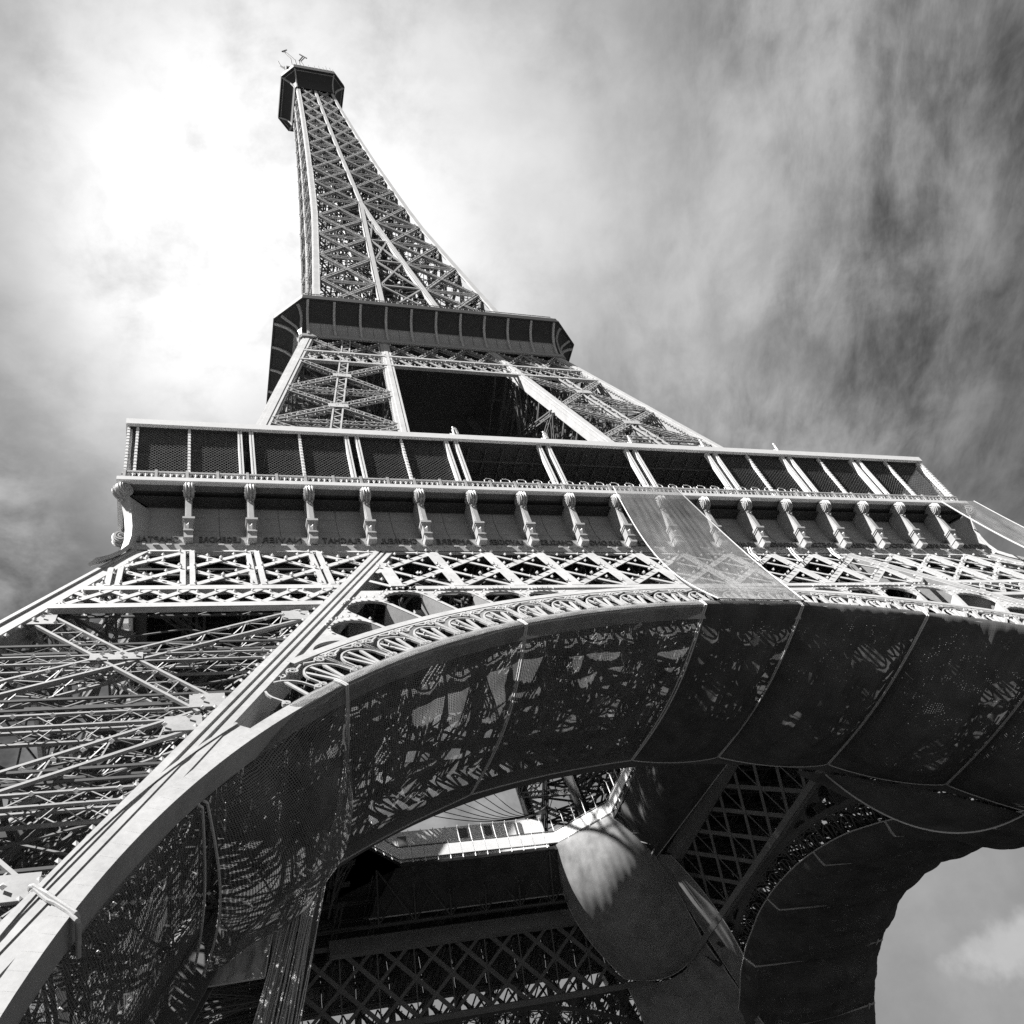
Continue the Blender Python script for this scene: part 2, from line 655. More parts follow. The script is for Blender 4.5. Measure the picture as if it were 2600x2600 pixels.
# centre trellis
TX = 5 * MOD
bh = MB()
bh.bar((-18.2, S(44.3), 0.0), (18.2, S(44.3), 0.0), 0.55, 0.12, NUP)
bh.bar((-18.2, S(44.3), -1.6), (18.2, S(44.3), -1.6), 0.55, 0.3, NUP)
bh.build('trellis_chord', M_IRON, side)
bh = MB()
bh.bar((-18.6, S(51.2), -0.05), (18.6, S(51.2), -0.05), 0.45, 0.12, NUP)
bh.build('trellis_chord', M_IRON, side)
ZTT, ZTB = 51.0, 44.55


def xtr(z):
    return BI(z) - 0.6


def clip_tr(x0, s0, x1, s1, n_):
    N = 48
    ok = [i for i in range(N + 1) if abs(x0 + (x1 - x0) * i / N) <= xtr((s0 + (s1 - s0) * i / N) / CF)]
    if len(ok) < 6:
        return None
    t0, t1 = ok[0] / N, ok[-1] / N
    return (x0 + (x1 - x0) * t0, s0 + (s1 - s0) * t0, n_), (x0 + (x1 - x0) * t1, s0 + (s1 - s0) * t1, n_)


for k in range(-5, 6):
    rs = clip_tr(MOD * k, S(ZTB), MOD * k, S(ZTT), 0.04)
    if rs:
        b = MB()
        b.bar(rs[0], rs[1], 0.78, 0.07, NUP)
        b.build('trellis_post', M_IRON, side)
for k in range(-7, 6):
    for (s0, s1, w_, n_) in ((S(ZTT), S(ZTB), 0.34, -0.06), (S(ZTB), S(ZTT), 0.46, -0.01)):
        rs = clip_tr(MOD * k, s0, MOD * (k + 2), s1, n_)
        if rs:
            b = MB()
            b.bar(rs[0], rs[1], w_, 0.06, NUP)
            b.build('trellis_bar', M_IRON, side)
            lamp_row((rs[0][0], rs[0][1] + 0.42, rs[0][2]), (rs[1][0], rs[1][1] + 0.42, rs[1][2]), 1.0)
# second, thinner layer of the trellis behind
b = MB()
for k in range(-11, 11):
    for j in (0, 1):
        x0, x1 = MOD / 2 * k, MOD / 2 * (k + 2)
        s0, s1 = (S(ZTT), S(ZTB)) if j == 0 else (S(ZTB), S(ZTT))
        if max(abs(x0), abs(x1)) < 19.5:
            b.bar((x0, s0, -1.7), (x1, s1, -1.7), 0.18, 0.08, NUP)
for k in range(-17, 17):
    x0 = 1.1 * k
    for j in (0, 1):
        b.bar((x0, S(ZTB) + 2.0, -1.2 - 0.05 * j), (x0 + (2.2 if j else -2.2), S(ZTT) - 2.2, -1.2 - 0.05 * j), 0.07, 0.05, NUP)
b.bar((-18.5, S(ZTT) - 2.2, -1.2), (18.5, S(ZTT) - 2.2, -1.2), 0.3, 0.1, NUP)
b.bar((-18.5, S(ZTB) + 2.0, -1.2), (18.5, S(ZTB) + 2.0, -1.2), 0.3, 0.1, NUP)
b.build('trellis_backing', M_IRON2, side, kind='stuff')

# spandrel plate: radial round-headed openings between chord, arch ring and edge beam
def plate_top(a):
    a = abs(a)
    r1 = (S(44.1) - ASC) / math.cos(a)
    r2 = (18.25 + 0.52 * (51.1 - ASC / CF)) / (math.sin(a) + 0.52 * math.cos(a) / CF)
    return min(r1, r2), r1, r2


def hole_top(a):
    t, r1, r2 = plate_top(a)
    return min((S(43.78) - ASC) / math.cos(a), r2 - 0.75)


HW = R(1.72)
HOLES = [sg * k * R(3.78) for sg in (-1, 1) for k in range(3, 12)]
b = MB()
aa = np.unique(np.concatenate([np.arange(-46, 46.01, 0.2) * math.pi / 180] + [np.array([h - HW, h + HW]) for h in HOLES]))


def hole_r(a):
    for h in HOLES:
        u = (a - h) / HW
        if abs(u) < 0.9999:
            t = hole_top(h) - 1.05 * (1 - math.sqrt(1 - u * u))
            if t > RO + 0.12:
                return t
    return None


for a0, a1 in zip(aa[:-1], aa[1:]):
    t0, t1 = plate_top(a0)[0], plate_top(a1)[0]
    lo = RO - 0.1
    if t0 <= lo and t1 <= lo:
        continue
    t0, t1 = max(t0, lo), max(t1, lo)
    am = (a0 + a1) / 2
    hm = hole_r(am)
    if hm:
        h0, h1 = hole_r(a0 + 1e-6 * 5), hole_r(a1 - 1e-6 * 5)
        h0, h1 = min(h0 or RO + 0.12, t0), min(h1 or RO + 0.12, t1)
        b.poly([apt(h0, a0, -0.05), apt(h1, a1, -0.05), apt(t1, a1, -0.05), apt(t0, a0, -0.05)])
        b.poly([apt(h0, a0, -0.05), apt(h0, a0, -0.2), apt(h1, a1, -0.2), apt(h1, a1, -0.05)])
    else:
        b.poly([apt(lo, a0, -0.05), apt(lo, a1, -0.05), apt(t1, a1, -0.05), apt(t0, a0, -0.05)])
for h in HOLES:
    ht = hole_top(h) - 1.0
    for sgn in (-1, 1):
        a = h + sgn * HW * 1.03
        if ht > RO + 0.2:
            b.bar(apt(RO + 0.1, a, -0.75), apt(ht, a, -0.75), 0.06, 1.3, NUP)
spandrel = b.build('spandrel_plate', M_IRON, side)
for h in HOLES:
    ht = hole_top(h)
    if ht < RO + 0.8:
        continue
    for i in range(9):
        u = -1 + 2 * i / 8
        rr_ = ht - 1.05 * (1 - math.sqrt(max(0, 1 - u * u))) + 0.22
        lamps.knob(apt(rr_, h + u * HW * 1.12, 0.1), 0.10)

# arch: outer flange, inner flange with soffit, lower solid part, fan ornaments between
b = MB()
NA = 96
amax = R(42.0)
for i in range(NA):
    a0, a1 = -amax + 2 * amax * i / NA, -amax + 2 * amax * (i + 1) / NA
    b.bar(apt(RO - 0.2, a0, 0.0), apt(RO - 0.2, a1, 0.0), 0.46, 0.14, NUP)
b.build('arch_flange', M_IRON, side)
b = MB()
am2 = R(80)
for i in range(150):
    a0, a1 = -am2 + 2 * am2 * i / 150, -am2 + 2 * am2 * (i + 1) / 150
    a0 -= 0.0005
    b.bar(apt(RI + 0.28, a0, -0.4), apt(RI + 0.28, a1, -0.4), 0.56, 0.95, NUP)
b.build('arch_soffit_beam', M_IRON, side)
for sg in (-1, 1):
    b = MB()
    n = 40
    for i in range(n):
        a0, a1 = sg * R(51 + 29.5 * i / n), sg * R(51 + 29.5 * (i + 1) / n)
        r1 = RI + 1.25 + 0.2 * i / n
        q4 = [apt(RI + 0.3, a0, 0.02), apt(RI + 0.3, a1, 0.02), apt(r1, a1, 0.02), apt(r1, a0, 0.02)]
        b.poly(q4 if sg < 0 else q4[::-1])
        b.bar(apt(r1, a0, -0.15), apt(r1, a1, -0.15), 0.14, 0.5, NUP)
    b.build('arch_foot_plate', M_IRON, side)

fan = None
FP_ = R(3.78)


def fan_mb():
    m = MB()
    r0_, r1_ = RI + 0.5, RO - 0.55            # band
    hw = (RI + 1.9) * FP_ / 2
    cy = r0_ + 0.15
    # tall hoop springing from the inner ring, spokes fanning up to it
    rad, top_ = hw * 0.80, (r1_ - r0_) * 0.80
    pr = None
    for i in range(17):
        a = math.pi * i / 16
        p = (math.cos(a) * rad, r0_ + top_ * 0.42 + math.sin(a) * top_ * 0.58, 0) if 0 < i < 16 else (math.cos(a) * rad, r0_ + 0.05, 0)
        if pr:
            m.bar(pr, p, 0.09, 0.10, NUP)
        pr = p
    for fx in (-0.62, 0.0, 0.62):
        yy_ = r0_ + top_ * 0.42 + math.sqrt(max(0, 1 - fx * fx)) * top_ * 0.56
        m.bar((fx * 0.3, r0_ + 0.1, -0.02), (fx * rad, yy_, -0.02), 0.17, 0.08, NUP)
    m.prism([(-0.28, r0_, 0.03), (0.28, r0_, 0.03), (0.16, r0_ + 0.3, 0.03), (-0.16, r0_ + 0.3, 0.03)], (0, 0, -0.1))
    for sx in (-1, 1):
        m.bar((sx * hw, r0_, -0.03), (sx * hw, r1_, -0.03), 0.20, 0.12, NUP)
        for (cx_, cy_, rv) in ((sx * (hw - 0.36), r1_ - 0.36, 0.30), (sx * (hw - 0.20), r0_ + 0.26, 0.18)):
            pr = None
            for i in range(15):
                a = i / 14 * 3.3 * math.pi
                rr2 = rv * (1 - 0.75 * i / 14)
                p = (cx_ + sx * math.cos(a) * rr2, cy_ + math.sin(a) * rr2, 0.0)
                if pr:
                    m.bar(pr, p, 0.085, 0.14, NUP)
                pr = p
        m.bar((sx * 0.1, r1_ - 0.08, -0.02), (sx * (hw - 0.65), r1_ - 0.3, -0.02), 0.10, 0.1, NUP)
    m.bar((-hw, r1_ + 0.02, -0.02), (hw, r1_ + 0.02, -0.02), 0.14, 0.12, NUP)
    m.bar((-hw, r0_, -0.02), (hw, r0_, -0.02), 0.16, 0.12, NUP)
    m.knob((0.55, cy + 0.9, 0.15), 0.12)
    m.knob((-0.55, cy + 0.9, 0.15), 0.12)
    return m


def beam_clip(m, a):
    """drop the pieces of a fan that would run into the edge beam"""
    keep = []
    for q in m.b:
        ok = True
        for (x, y) in ((q[0], q[1]), (q[3], q[4])):
            xr = x * math.cos(a) + y * math.sin(a)
            yr = -x * math.sin(a) + y * math.cos(a) + ASC
            if abs(xr) > BI(yr / CF) - 0.7:
                ok = False
        if ok:
            keep.append(q)
    m.b = keep
    m.V, m.F = [], []
    return m


for k in range(-12, 13):
    a = k * FP_
    Mk = Matrix.Translation((0, ASC, 0.0)) @ Matrix.Rotation(-a, 4, 'Z')
    if abs(k) >= 10:
        mm = beam_clip(fan_mb(), a)
        if mm.b:
            mm.build('fan_ornament', M_IRON, side, Mk)
    elif fan is None:
        fan = fan_mb().build('fan_ornament', M_IRON, side, Mk)
    else:
        dup(fan, side, Mk)
lamps_o = lamps.build('sparkle_lamps', M_LAMP, side, kind='stuff')
side_kids = [o for o in COL.objects if o.parent is side]

# inner face of the same arch: same ring, plate and trellis 15 m behind
inner_names = ('arch_soffit_beam', 'fan_ornament', 'arch_flange', 'spandrel_plate', 'trellis_bar', 'trellis_post', 'trellis_chord', 'edge_beam', 'arch_foot_plate')


def dup_face(k, inner):
    e = part_empty('arched_face' if not inner else 'inner_face', tower,
                   RZ(k) @ (Matrix.Translation((0, 15.0, 0)) if inner else Matrix()) @ MF)
    for o in side_kids:
        st = o.name.split('.')[0]
        if inner and st not in inner_names:
            continue
        c = dup(o, e, o.matrix_basis.copy())
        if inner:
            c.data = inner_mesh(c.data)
    return e


_im = {}


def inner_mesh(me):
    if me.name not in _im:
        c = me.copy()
        c.materials[0] = M_LAT if 'trellis' in me.name else M_IRON2  # inner copies get darker iron, their shade put into the colour
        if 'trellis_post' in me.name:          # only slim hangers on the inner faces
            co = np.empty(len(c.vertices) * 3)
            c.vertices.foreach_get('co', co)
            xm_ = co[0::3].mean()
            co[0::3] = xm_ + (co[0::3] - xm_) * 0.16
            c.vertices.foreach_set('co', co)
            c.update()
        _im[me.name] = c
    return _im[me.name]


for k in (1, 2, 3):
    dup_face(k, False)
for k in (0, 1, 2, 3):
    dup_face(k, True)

# cross framing inside each arch, between its outer and inner faces
b = MB()
for i in range(-5, 6):
    a = R(9.4 * i)
    for r_ in (RI + 0.9, RO - 0.4):
        p0 = apt(r_, a, -0.6)
        p1 = (p0[0], p0[1] + 6.35, -13.2)
        b.truss(p0, p1, 0.9, 0.5, 12, (0, 0.9, 0.42), 0.13, 0.08)
    for j in (0, 1):
        a2 = R(9.4 * (i + 1))
        if i < 5:
            p0 = apt(RI + 1.2, a if j else a2, -0.6)
            p1 = apt(RI + 1.2, a2 if j else a, -0.6)
            b.truss(p0, (p1[0], p1[1] + 6.35, -13.2), 0.45, 0.35, 16, (0, 0.9, 0.42), 0.09, 0.06)
for i in range(-5, 6):
    x = 3.86 * i
    b.truss((x, S(44.4), -0.9), (x, S(44.4) + 6.35, -13.0), 0.8, 0.7, 10, (0, 1, 0), 0.14, 0.08)
    b.truss((x, S(50.6), -0.9), (x, S(50.6) + 6.0, -13.0), 0.8, 0.7, 10, (0, 1, 0), 0.14, 0.08)
    if i < 5:
        b.truss((x, S(44.4), -0.9), (x + 3.86, S(44.4) + 6.35, -13.0), 0.4, 0.3, 10, (0, 1, 0), 0.1, 0.06)
fr = b.build('arch_framing', M_IRON2, tower, MF, kind='stuff')
for k in (1, 2, 3):
    dup(fr, tower, RZ(k) @ MF)

# ================================================================== legs: braced faces (front-left leg, copied round)
leg = part_empty('pier', tower)


def cpt(f, t, z):
    """point on leg face f at fraction t and height z"""
    wo, wi = W(z) - 0.6, BI(z) + 0.4
    c = {0: ((-wo, -wo), (-wi, -wo)), 1: ((-wo, -wo), (-wo, -wi)), 2: ((-wo, -wi), (-wi, -wi)), 3: ((-wi, -wo), (-wi, -wi))}[f]
    a, b_ = c
    return Vector((a[0] + (b_[0] - a[0]) * t, a[1] + (b_[1] - a[1]) * t, z))


UPF = {0: (0, -0.9, 0.42), 1: (-0.9, 0, 0.42), 2: (0, 0.9, 0.42), 3: (0.9, 0, 0.42)}
LEV = [41.4, 30.6, 20.1, 9.6, 3.9]
plamps = MB()


def prow(p, q, up_, step=1.05):
    n = max(1, int((q - p).length / step))
    for i in range(n):
        c = p.lerp(q, (i + 0.5) / n)
        plamps.knob((c.x + up_[0] * 0.6, c.y + up_[1] * 0.6, c.z + up_[2] * 0.6), 0.12)


for f in range(4):
    upf = UPF[f]
    ma = M_LATL if f == 0 else (M_LAT if f == 1 else M_IRON2)  # iron darkened face by face, shade inside the leg painted in
    for za, zb_ in zip(LEV[:-1], LEV[1:]):
        if zb_ < 8 and f > 1:
            continue
        p00, p10, p01, p11 = cpt(f, 0.04, za - 0.4), cpt(f, 0.96, za - 0.4), cpt(f, 0.04, zb_ + 0.4), cpt(f, 0.96, zb_ + 0.4)
        for p, q in ((p00, p11), (p10, p01)):
            b = MB()
            b.truss(p, q, 1.2, 0.7, 18, upf, 0.14, 0.06)
            b.build('cross_brace', ma, leg)
            prow(p, q, upf)
        zm_ = (za + zb_) / 2
        b = MB()
        b.truss(cpt(f, 0.0, zm_), cpt(f, 1.0, zm_), 0.8, 0.7, 16, upf, 0.11, 0.055)
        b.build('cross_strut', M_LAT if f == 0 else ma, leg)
        prow(cpt(f, 0.0, zm_), cpt(f, 1.0, zm_), upf, 1.3)
        b = MB()
        b.truss(cpt(f, 0.0, zb_), cpt(f, 1.0, zb_), 1.0, 0.7, 16, upf, 0.12, 0.055)
        b.build('cross_strut', M_LAT if f == 0 else ma, leg)
        prow(cpt(f, 0.0, zb_), cpt(f, 1.0, zb_), upf, 1.3)
        # gusset plates at the crossing and at the edge beams
        c0 = (p00 + p11) / 2
        b = MB()
        e1 = Vector((1, 0, 0)) if f in (0, 2) else Vector((0, 1, 0))
        upv = Vector(upf)
        c0 = c0 + upv * 0.46
        b.bar(c0 - e1 * 1.1, c0 + e1 * 1.1, 0.75, 0.05, upf)
        b.build('gusset_plate', ma, leg)
        for t_, zz in ((0.07, za - 0.9), (0.93, za - 0.9), (0.07, zb_ + 0.9), (0.93, zb_ + 0.9)):
            c1 = cpt(f, t_, zz) + upv * 0.44
            b = MB()
            b.bar(c1 - e1 * 0.7, c1 + e1 * 0.7, 1.25, 0.05, upf)
            b.build('gusset_plate', ma, leg)
# inner edge beam seen inside the leg
for (sx, sy) in ((1, 1),):
    b = MB()
    b.bar((-BI(51), -BI(51), 51), (-BI(GZ), -BI(GZ), GZ), 1.3, 1.3, (1, 1, 0))
    b.build('corner_beam', M_IRON2, leg)
# interior frames and stair framing
b = MB()
for zz in np.arange(6, 50, 5.25):
    cs = [cpt(0, 0, zz), cpt(0, 1, zz), cpt(2, 1, zz), cpt(2, 0, zz)]
    for i in range(4):
        b.truss(cs[i], cs[(i + 1) % 4], 0.5, 0.5, 12, NUP, 0.1, 0.06)
    b.truss(cs[0], cs[2], 0.5, 0.5, 16, NUP, 0.1, 0.06)
    b.truss(cs[1], cs[3], 0.5, 0.5, 16, NUP, 0.1, 0.06)
for f in range(4):
    for zz in np.arange(5, 41, 2.62):
        for t0, t1 in ((0.0, 0.5), (0.5, 1.0), (0.5, 0.0), (1.0, 0.5)):
            p, q = cpt(f, t0, zz), cpt(f, t1, zz + 2.62)
            dv = Vector(UPF[f]) * -0.7
            b.bar(p + dv, q + dv, 0.09, 0.07, UPF[f])
for zz in np.arange(5, 48, 1.7):
    x0 = -(W(zz) + BI(zz)) / 2
    for dx in (-2.2, -0.8, 1.1, 2.6):
        b.bar((x0 + dx, x0 + 1.5, zz), (x0 + dx + 0.8, x0 + 2.3, zz + 1.8), 0.10, 0.10)
        b.bar((x0 + dx, x0 - 1.5, zz), (x0 + dx + 0.8, x0 - 0.8, zz + 1.8), 0.10, 0.10)
    b.bar((x0 - 3, x0, zz), (x0 + 3, x0 + 0.4, zz + 0.5), 0.12, 0.3)
    b.bar((x0, x0 - 3, zz), (x0 + 0.4, x0 + 3, zz + 0.5), 0.12, 0.3)
b.build('interior_framing', M_IRON2, leg, kind='stuff')
# lift track: two dark inclined plates
b = MB()
for dx in (-1.6, 1.6):
    p0, p1 = Vector((-(W(49) + BI(49)) / 2 + dx, -(W(49) + BI(49)) / 2 - dx, 49)), Vector((-(W(5) + BI(5)) / 2 + dx, -(W(5) + BI(5)) / 2 - dx, 5))
    b.truss(p0, p1, 1.4, 1.2, 44, (1, 1, 0.5), 0.2, 0.1)
b.build('lift_track', M_IRON2, leg)
plamps.build('sparkle_lamps', M_LAMP, leg, kind='stuff')
leg_kids = [o for o in COL.objects if o.parent is leg]
for k in (1, 2, 3):
    e = part_empty('pier', tower, RZ(k))
    for o in leg_kids:
        dup(o, e, o.matrix_basis.copy())

# ================================================================== first floor
H1, R1 = 35.37, 35.15
gal = part_empty('first_floor', tower)

PROF = [(34.2, 51.9), (34.2, 52.75), (34.08, 52.77), (33.8, 53.25), (33.58, 54.0), (33.5, 54.8), (33.5, 55.6), (33.6, 56.25)]
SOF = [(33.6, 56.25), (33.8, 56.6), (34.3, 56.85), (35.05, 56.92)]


def ring_band(prof, mat_, name, parent, k_list=(0, 1, 2, 3), inv=False):
    """moulding run round the square, one mesh per side with mitred ends"""
    out = []
    m = MB()
    P = []
    for (h, z) in prof:
        P.append([(-h + 2 * h * i / 18, -h, z) for i in range(19)])
    m.grid(P if not inv else P[::-1])
    o = m.build(name, mat_, parent)
    out.append(o)
    for k in k_list[1:]:
        out.append(dup(o, parent, RZ(k)))
    return out


ring_band([(34.33, 51.3), (34.36, 51.82), (34.2, 51.85), (34.2, 51.9)], M_IRON, 'cornice', gal)
ring_band([(33.4, 51.25), (34.33, 51.3)], M_IRON2, 'cornice_underside', gal)
# cove panels: one per bay, with a seam between the two halves
BAY = 3.868


def cove_panel():
    m = MB()
    for (xa, xb) in ((-BAY / 2 + 0.02, -0.03), (0.03, BAY / 2 - 0.02)):
        m.grid([[(xa + (xb - xa) * i / 4, -h, z) for i in range(5)] for (h, z) in PROF])
    m.grid([[(x, -(h - 0.05), z) for x in (-0.05, 0.05)] for (h, z) in PROF])
    for z_, hh in ((54.0, 33.58), (55.4, 33.5)):
        m.bar((-BAY / 2, -hh - 0.005, z_), (BAY / 2, -hh - 0.005, z_), 0.03, 0.03)
    return m


cp = None
for k in range(4):
    for i in range(-9, 9):
        x = (i + 0.5) * BAY
        if abs(i + 0.5) > 8.4:
            continue
        Mk = RZ(k) @ Matrix.Translation((x, 0, 0))
        if cp is None:
            cp = cove_panel().build('cove_panel', M_COVE, gal, Mk)
        else:
            dup(cp, gal, Mk)
for sg in (-1, 1):
    m = MB()
    rows = []
    for (h, z) in PROF:
        a, b_ = sg * (8 * BAY + 0.02), sg * h
        rows.append([(a + (b_ - a) * i / 5, -h, z) for i in range(6)])
    m.grid(rows if sg > 0 else [r_[::-1] for r_ in rows])
    ce = m.build('cove_end', M_COVE, gal)
    for k in (1, 2, 3):
        dup(ce, gal, RZ(k))
ring_band(SOF, M_SOFFIT_SHADE, 'ledge_soffit', gal)  # shade under the ledge put into the soffit colour


# consoles
def console_mb():
    m = MB()
    # bracket web following the cove
    out = [(-35.0, 53.6), (-34.98, 54.6), (-35.0, 55.4), (-35.1, 55.8)]
    inn = [(-33.8, 53.3), (-33.5, 54.2), (-33.4, 55.0), (-33.7, 56.2), (-34.6, 56.85), (-35.2, 56.9)]
    pts = [(-0.28, y, z) for (y, z) in out] + [(-0.28, y, z) for (y, z) in inn[::-1]]
    m.prism(pts, (0.56, 0, 0))
    m.bar((0, -35.01, 53.6), (0, -35.01, 55.7), 0.40, 0.06, (0, -1, 0))
    # pedestal: cap, tapered die with diamond, base
    m.bx(-0.48, 0.48, -35.10, -34.0, 53.47, 53.65)
    m.bx(-0.42, 0.42, -35.04, -34.0, 53.33, 53.47)
    dz0, dz1 = 52.62, 53.33
    m.prism([(-0.30, -34.88, dz0), (0.30, -34.88, dz0), (0.36, -34.98, dz1), (-0.36, -34.98, dz1)], (0, 0.8, 0))
    k = len(m.V)
    m.V.extend([(-0.2, -34.93, 52.98), (0, -34.89, 52.7), (0.2, -34.93, 52.98), (0, -34.97, 53.26), (0, -35.08, 52.98)])
    m.F.extend([(k, k + 1, k + 4), (k + 1, k + 2, k + 4), (k + 2, k + 3, k + 4), (k + 3, k, k + 4)])
    m.bx(-0.40, 0.40, -34.94, -34.0, 52.48, 52.62)
    m.bx(-0.35, 0.35, -34.84, -34.0, 51.92, 52.48)
    return m


def volute_mb():
    m = MB()
    cy, cz = -35.12, 56.22
    for sx in (-1, 1):
        x0 = sx * 0.16
        # cheek disc
        pts = [(x0, cy + 0.52 * math.cos(a), cz + 0.52 * math.sin(a)) for a in [2 * math.pi * i / 20 for i in range(20)]]
        m.prism(pts if sx > 0 else pts[::-1], (sx * 0.22, 0, 0))
        pr = None
        for i in range(26):
            a = i / 25 * 4.2 * math.pi
            rr_ = 0.47 * (1 - 0.82 * i / 25)
            p = (x0 + sx * 0.25, cy + rr_ * math.cos(a), cz + rr_ * math.sin(a))
            if pr:
                m.bar(pr, p, 0.10, 0.07, (1, 0, 0))
            pr = p
        m.knob((x0 + sx * 0.27, cy, cz), 0.12)
    pts = [(-0.16, cy + 0.46 * math.cos(a), cz + 0.46 * math.sin(a)) for a in [2 * math.pi * i / 20 for i in range(20)]]
    m.prism(pts, (0.32, 0, 0))
    # acanthus leaf on the front
    for (x, z0, z1, wd) in ((0, 56.75, 55.35, 0.28), (-0.24, 56.6, 55.6, 0.15), (0.24, 56.6, 55.6, 0.15)):
        rows = []
        for i in range(9):
            t = i / 8
            z = z0 + (z1 - z0) * t
            yb = cy - 0.50 * math.sqrt(max(0.03, 1 - ((z - cz) / 0.62) ** 2)) if z > cz - 0.58 else -34.98 - 0.10
            hw = wd * (0.35 + 0.65 * math.sin(math.pi * min(1, t * 1.05 + 0.12))) * (1 - 0.55 * t)
            rows.append([(x - hw, yb + 0.05, z), (x, yb - 0.09, z), (x + hw, yb + 0.05, z)])
        m.grid(rows[::-1])
    m.knob((-0.2, -35.1, 55.42), 0.1)
    m.knob((0.2, -35.1, 55.42), 0.1)
    m.knob((0.0, -35.12, 55.25), 0.1)
    return m


con = None
for k in (0, 3, 1):
    for i in range(-8, 9):
        Mk = RZ(k) @ Matrix.Translation((i * BAY, 0, 0)) @ Matrix.Diagonal((0.78, 1, 1, 1))
        if con is None:
            con = console_mb().build('console', M_COVE2, gal, Mk)
            vol = volute_mb().build('volute', M_COVE2, con)
        else:
            c = dup(con, gal, Mk)
            dup(vol, c, Matrix())
# corner consoles: volute on a long curved bracket, set on the diagonal
cc = None
for k in range(4):
    Mk = RZ(k) @ Matrix.Rotation(-math.pi / 4, 4, 'Z')
    if cc is None:
        m = MB()
        path = [(-49.3, 55.9), (-49.0, 55.2), (-48.75, 54.2), (-48.62, 53.2), (-48.62, 52.2), (-48.8, 51.2), (-49.3, 50.3), (-50.1, 49.2), (-51.0, 48.2)]
        for (ya, za), (yb, zb_) in zip(path[:-1], path[1:]):
            m.bar((0, ya, za), (0, yb, zb_), 0.62, 0.24, (0, -1, 0.2))
        m.prism([(-0.2, y + 0.1, z) for y, z in path[:6]] + [(-0.2, y, z) for y, z in ((-47.0, 51.2), (-46.6, 53.5), (-47.2, 56.0))], (0.4, 0, 0))
        cc = m.build('corner_console', M_IRON, gal, Mk)
        dup(vol, cc, Matrix.Translation((0, -14.35, 0)))
    else:
        c = dup(cc, gal, Mk)
        dup(vol, c, Matrix.Translation((0, -14.35, 0)))
# rivets under the letters and brackets on the fascia
rv = MB()
for i in range(88):
    xr = -34.0 + 68 * (i + 0.5) / 88
    rv.bx(xr - 0.17, xr + 0.17, -34.44, -34.2, 51.66, 51.79)
    rv.knob((xr, -34.33, 51.88), 0.09)
rvo = rv.build('fascia_rivets', M_IRON, gal, kind='stuff')
for k in (1, 3):
    dup(rvo, gal, RZ(k))

# names on the frieze
NAMES = ['CHAPTAL', 'LEGENDRE', 'NAVIER', 'FLACHAT', 'CHEVREUL', 'AMPERE', 'LAVOISIER', 'CHASLES', 'DULONG', 'LAPLACE', 'CUVIER', 'BELANGER', 'LAGRANGE', 'BRESSE', 'PONCELET', 'TRESCA', 'LALANDE', 'SEGUIN']


def text_mesh(txt, size, ext, mirror=True):
    cu = bpy.data.curves.new('lettering', 'FONT')
    cu.body = txt
    cu.size = size
    cu.extrude = ext
    cu.align_x = 'CENTER'
    cu.resolution_u = 2
    o = bpy.data.objects.new('tmp', cu)
    COL.objects.link(o)
    dg_ = bpy.context.evaluated_depsgraph_get()
    me = bpy.data.meshes.new_from_object(o.evaluated_get(dg_))
    bpy.data.objects.remove(o)
    bpy.data.curves.remove(cu)
    if mirror:                                # the photograph shows them mirror-reversed
        n = len(me.vertices)
        co = np.empty(n * 3)
        me.vertices.foreach_get('co', co)
        co[0::3] *= -1
        me.vertices.foreach_set('co', co)
        me.flip_normals()
        me.update()
    return me


for i, nm in enumerate(NAMES):
    me = text_mesh(nm, 0.74, 0.04)
    co = np.array([v.co[:] for v in me.vertices])
    wid = co[:, 0].max() - co[:, 0].min()
    sx = min(1.25, 2.55 / wid)
    me.materials.clear()
    me.materials.append(M_LETTER)
    o = bpy.data.objects.new('lettering', me)
    COL.objects.link(o)
    o.parent = gal
    xc = (i - 8.5) * BAY
    if i == 0:
        xc += 0.15
    if i == 17:
        xc -= 0.15
    o.matrix_basis = Matrix.Translation((xc, -34.24, 52.14)) @ Matrix.Rotation(math.pi / 2, 4, 'X') @ Matrix.Diagonal((sx, 1, 1, 1))

# ledge and balustrade
ring_band([(35.05, 56.92), (35.3, 56.94), (H1, 57.0), (H1, 57.35), (35.2, 57.36), (34.0, 57.37)], M_ROOF, 'ledge', gal)


def balustrade_mb(x0, x1):
    m = MB()
    y = -35.08
    m.bar((x0, y, 58.2), (x1, y, 58.2), 0.16, 0.14)
    m.bar((x0, y, 57.46), (x1, y, 57.46), 0.16, 0.12)
    n = int((x1 - x0) / 0.34)
    for i in range(n):
        x = x0 + (x1 - x0) * (i + 0.5) / n
        m.bar((x, y, 57.5), (x, y, 58.15), 0.09, 0.09)
        m.bar((x - 0.12, y, 57.95), (x + 0.12, y, 57.95), 0.10, 0.12)
        m.knob((x, y, 57.72), 0.10)
    for x in (x0 + 0.06,):
        m.bx(x - 0.09, x + 0.09, y - 0.1, y + 0.1, 57.37, 58.4)
    return m


bal = None
for k in (0, 3, 1):
    for i in range(-18, 18):
        x = i * 1.945
        Mk = RZ(k) @ Matrix.Translation((x, 0, 0))
        if bal is None:
            bal = balustrade_mb(0, 1.945).build('balustrade', M_IRON, gal, Mk)
        else:
            dup(bal, gal, Mk)

# gallery posts, screens, roof
PX = [(-34.95, 0.16), (-34.37, 0.22)]
for c_ in (-27.1, -19.36, -11.55, -3.72, 4.15, 11.95, 19.65, 27.25):
    PX += [(c_ - 0.4, 0.30), (c_ + 0.4, 0.30)]
PX += [(-30.95, 0.2), (-23.25, 0.2), (-15.55, 0.2), (15.6, 0.2), (23.2, 0.2), (30.75, 0.2), (34.6, 0.2)]


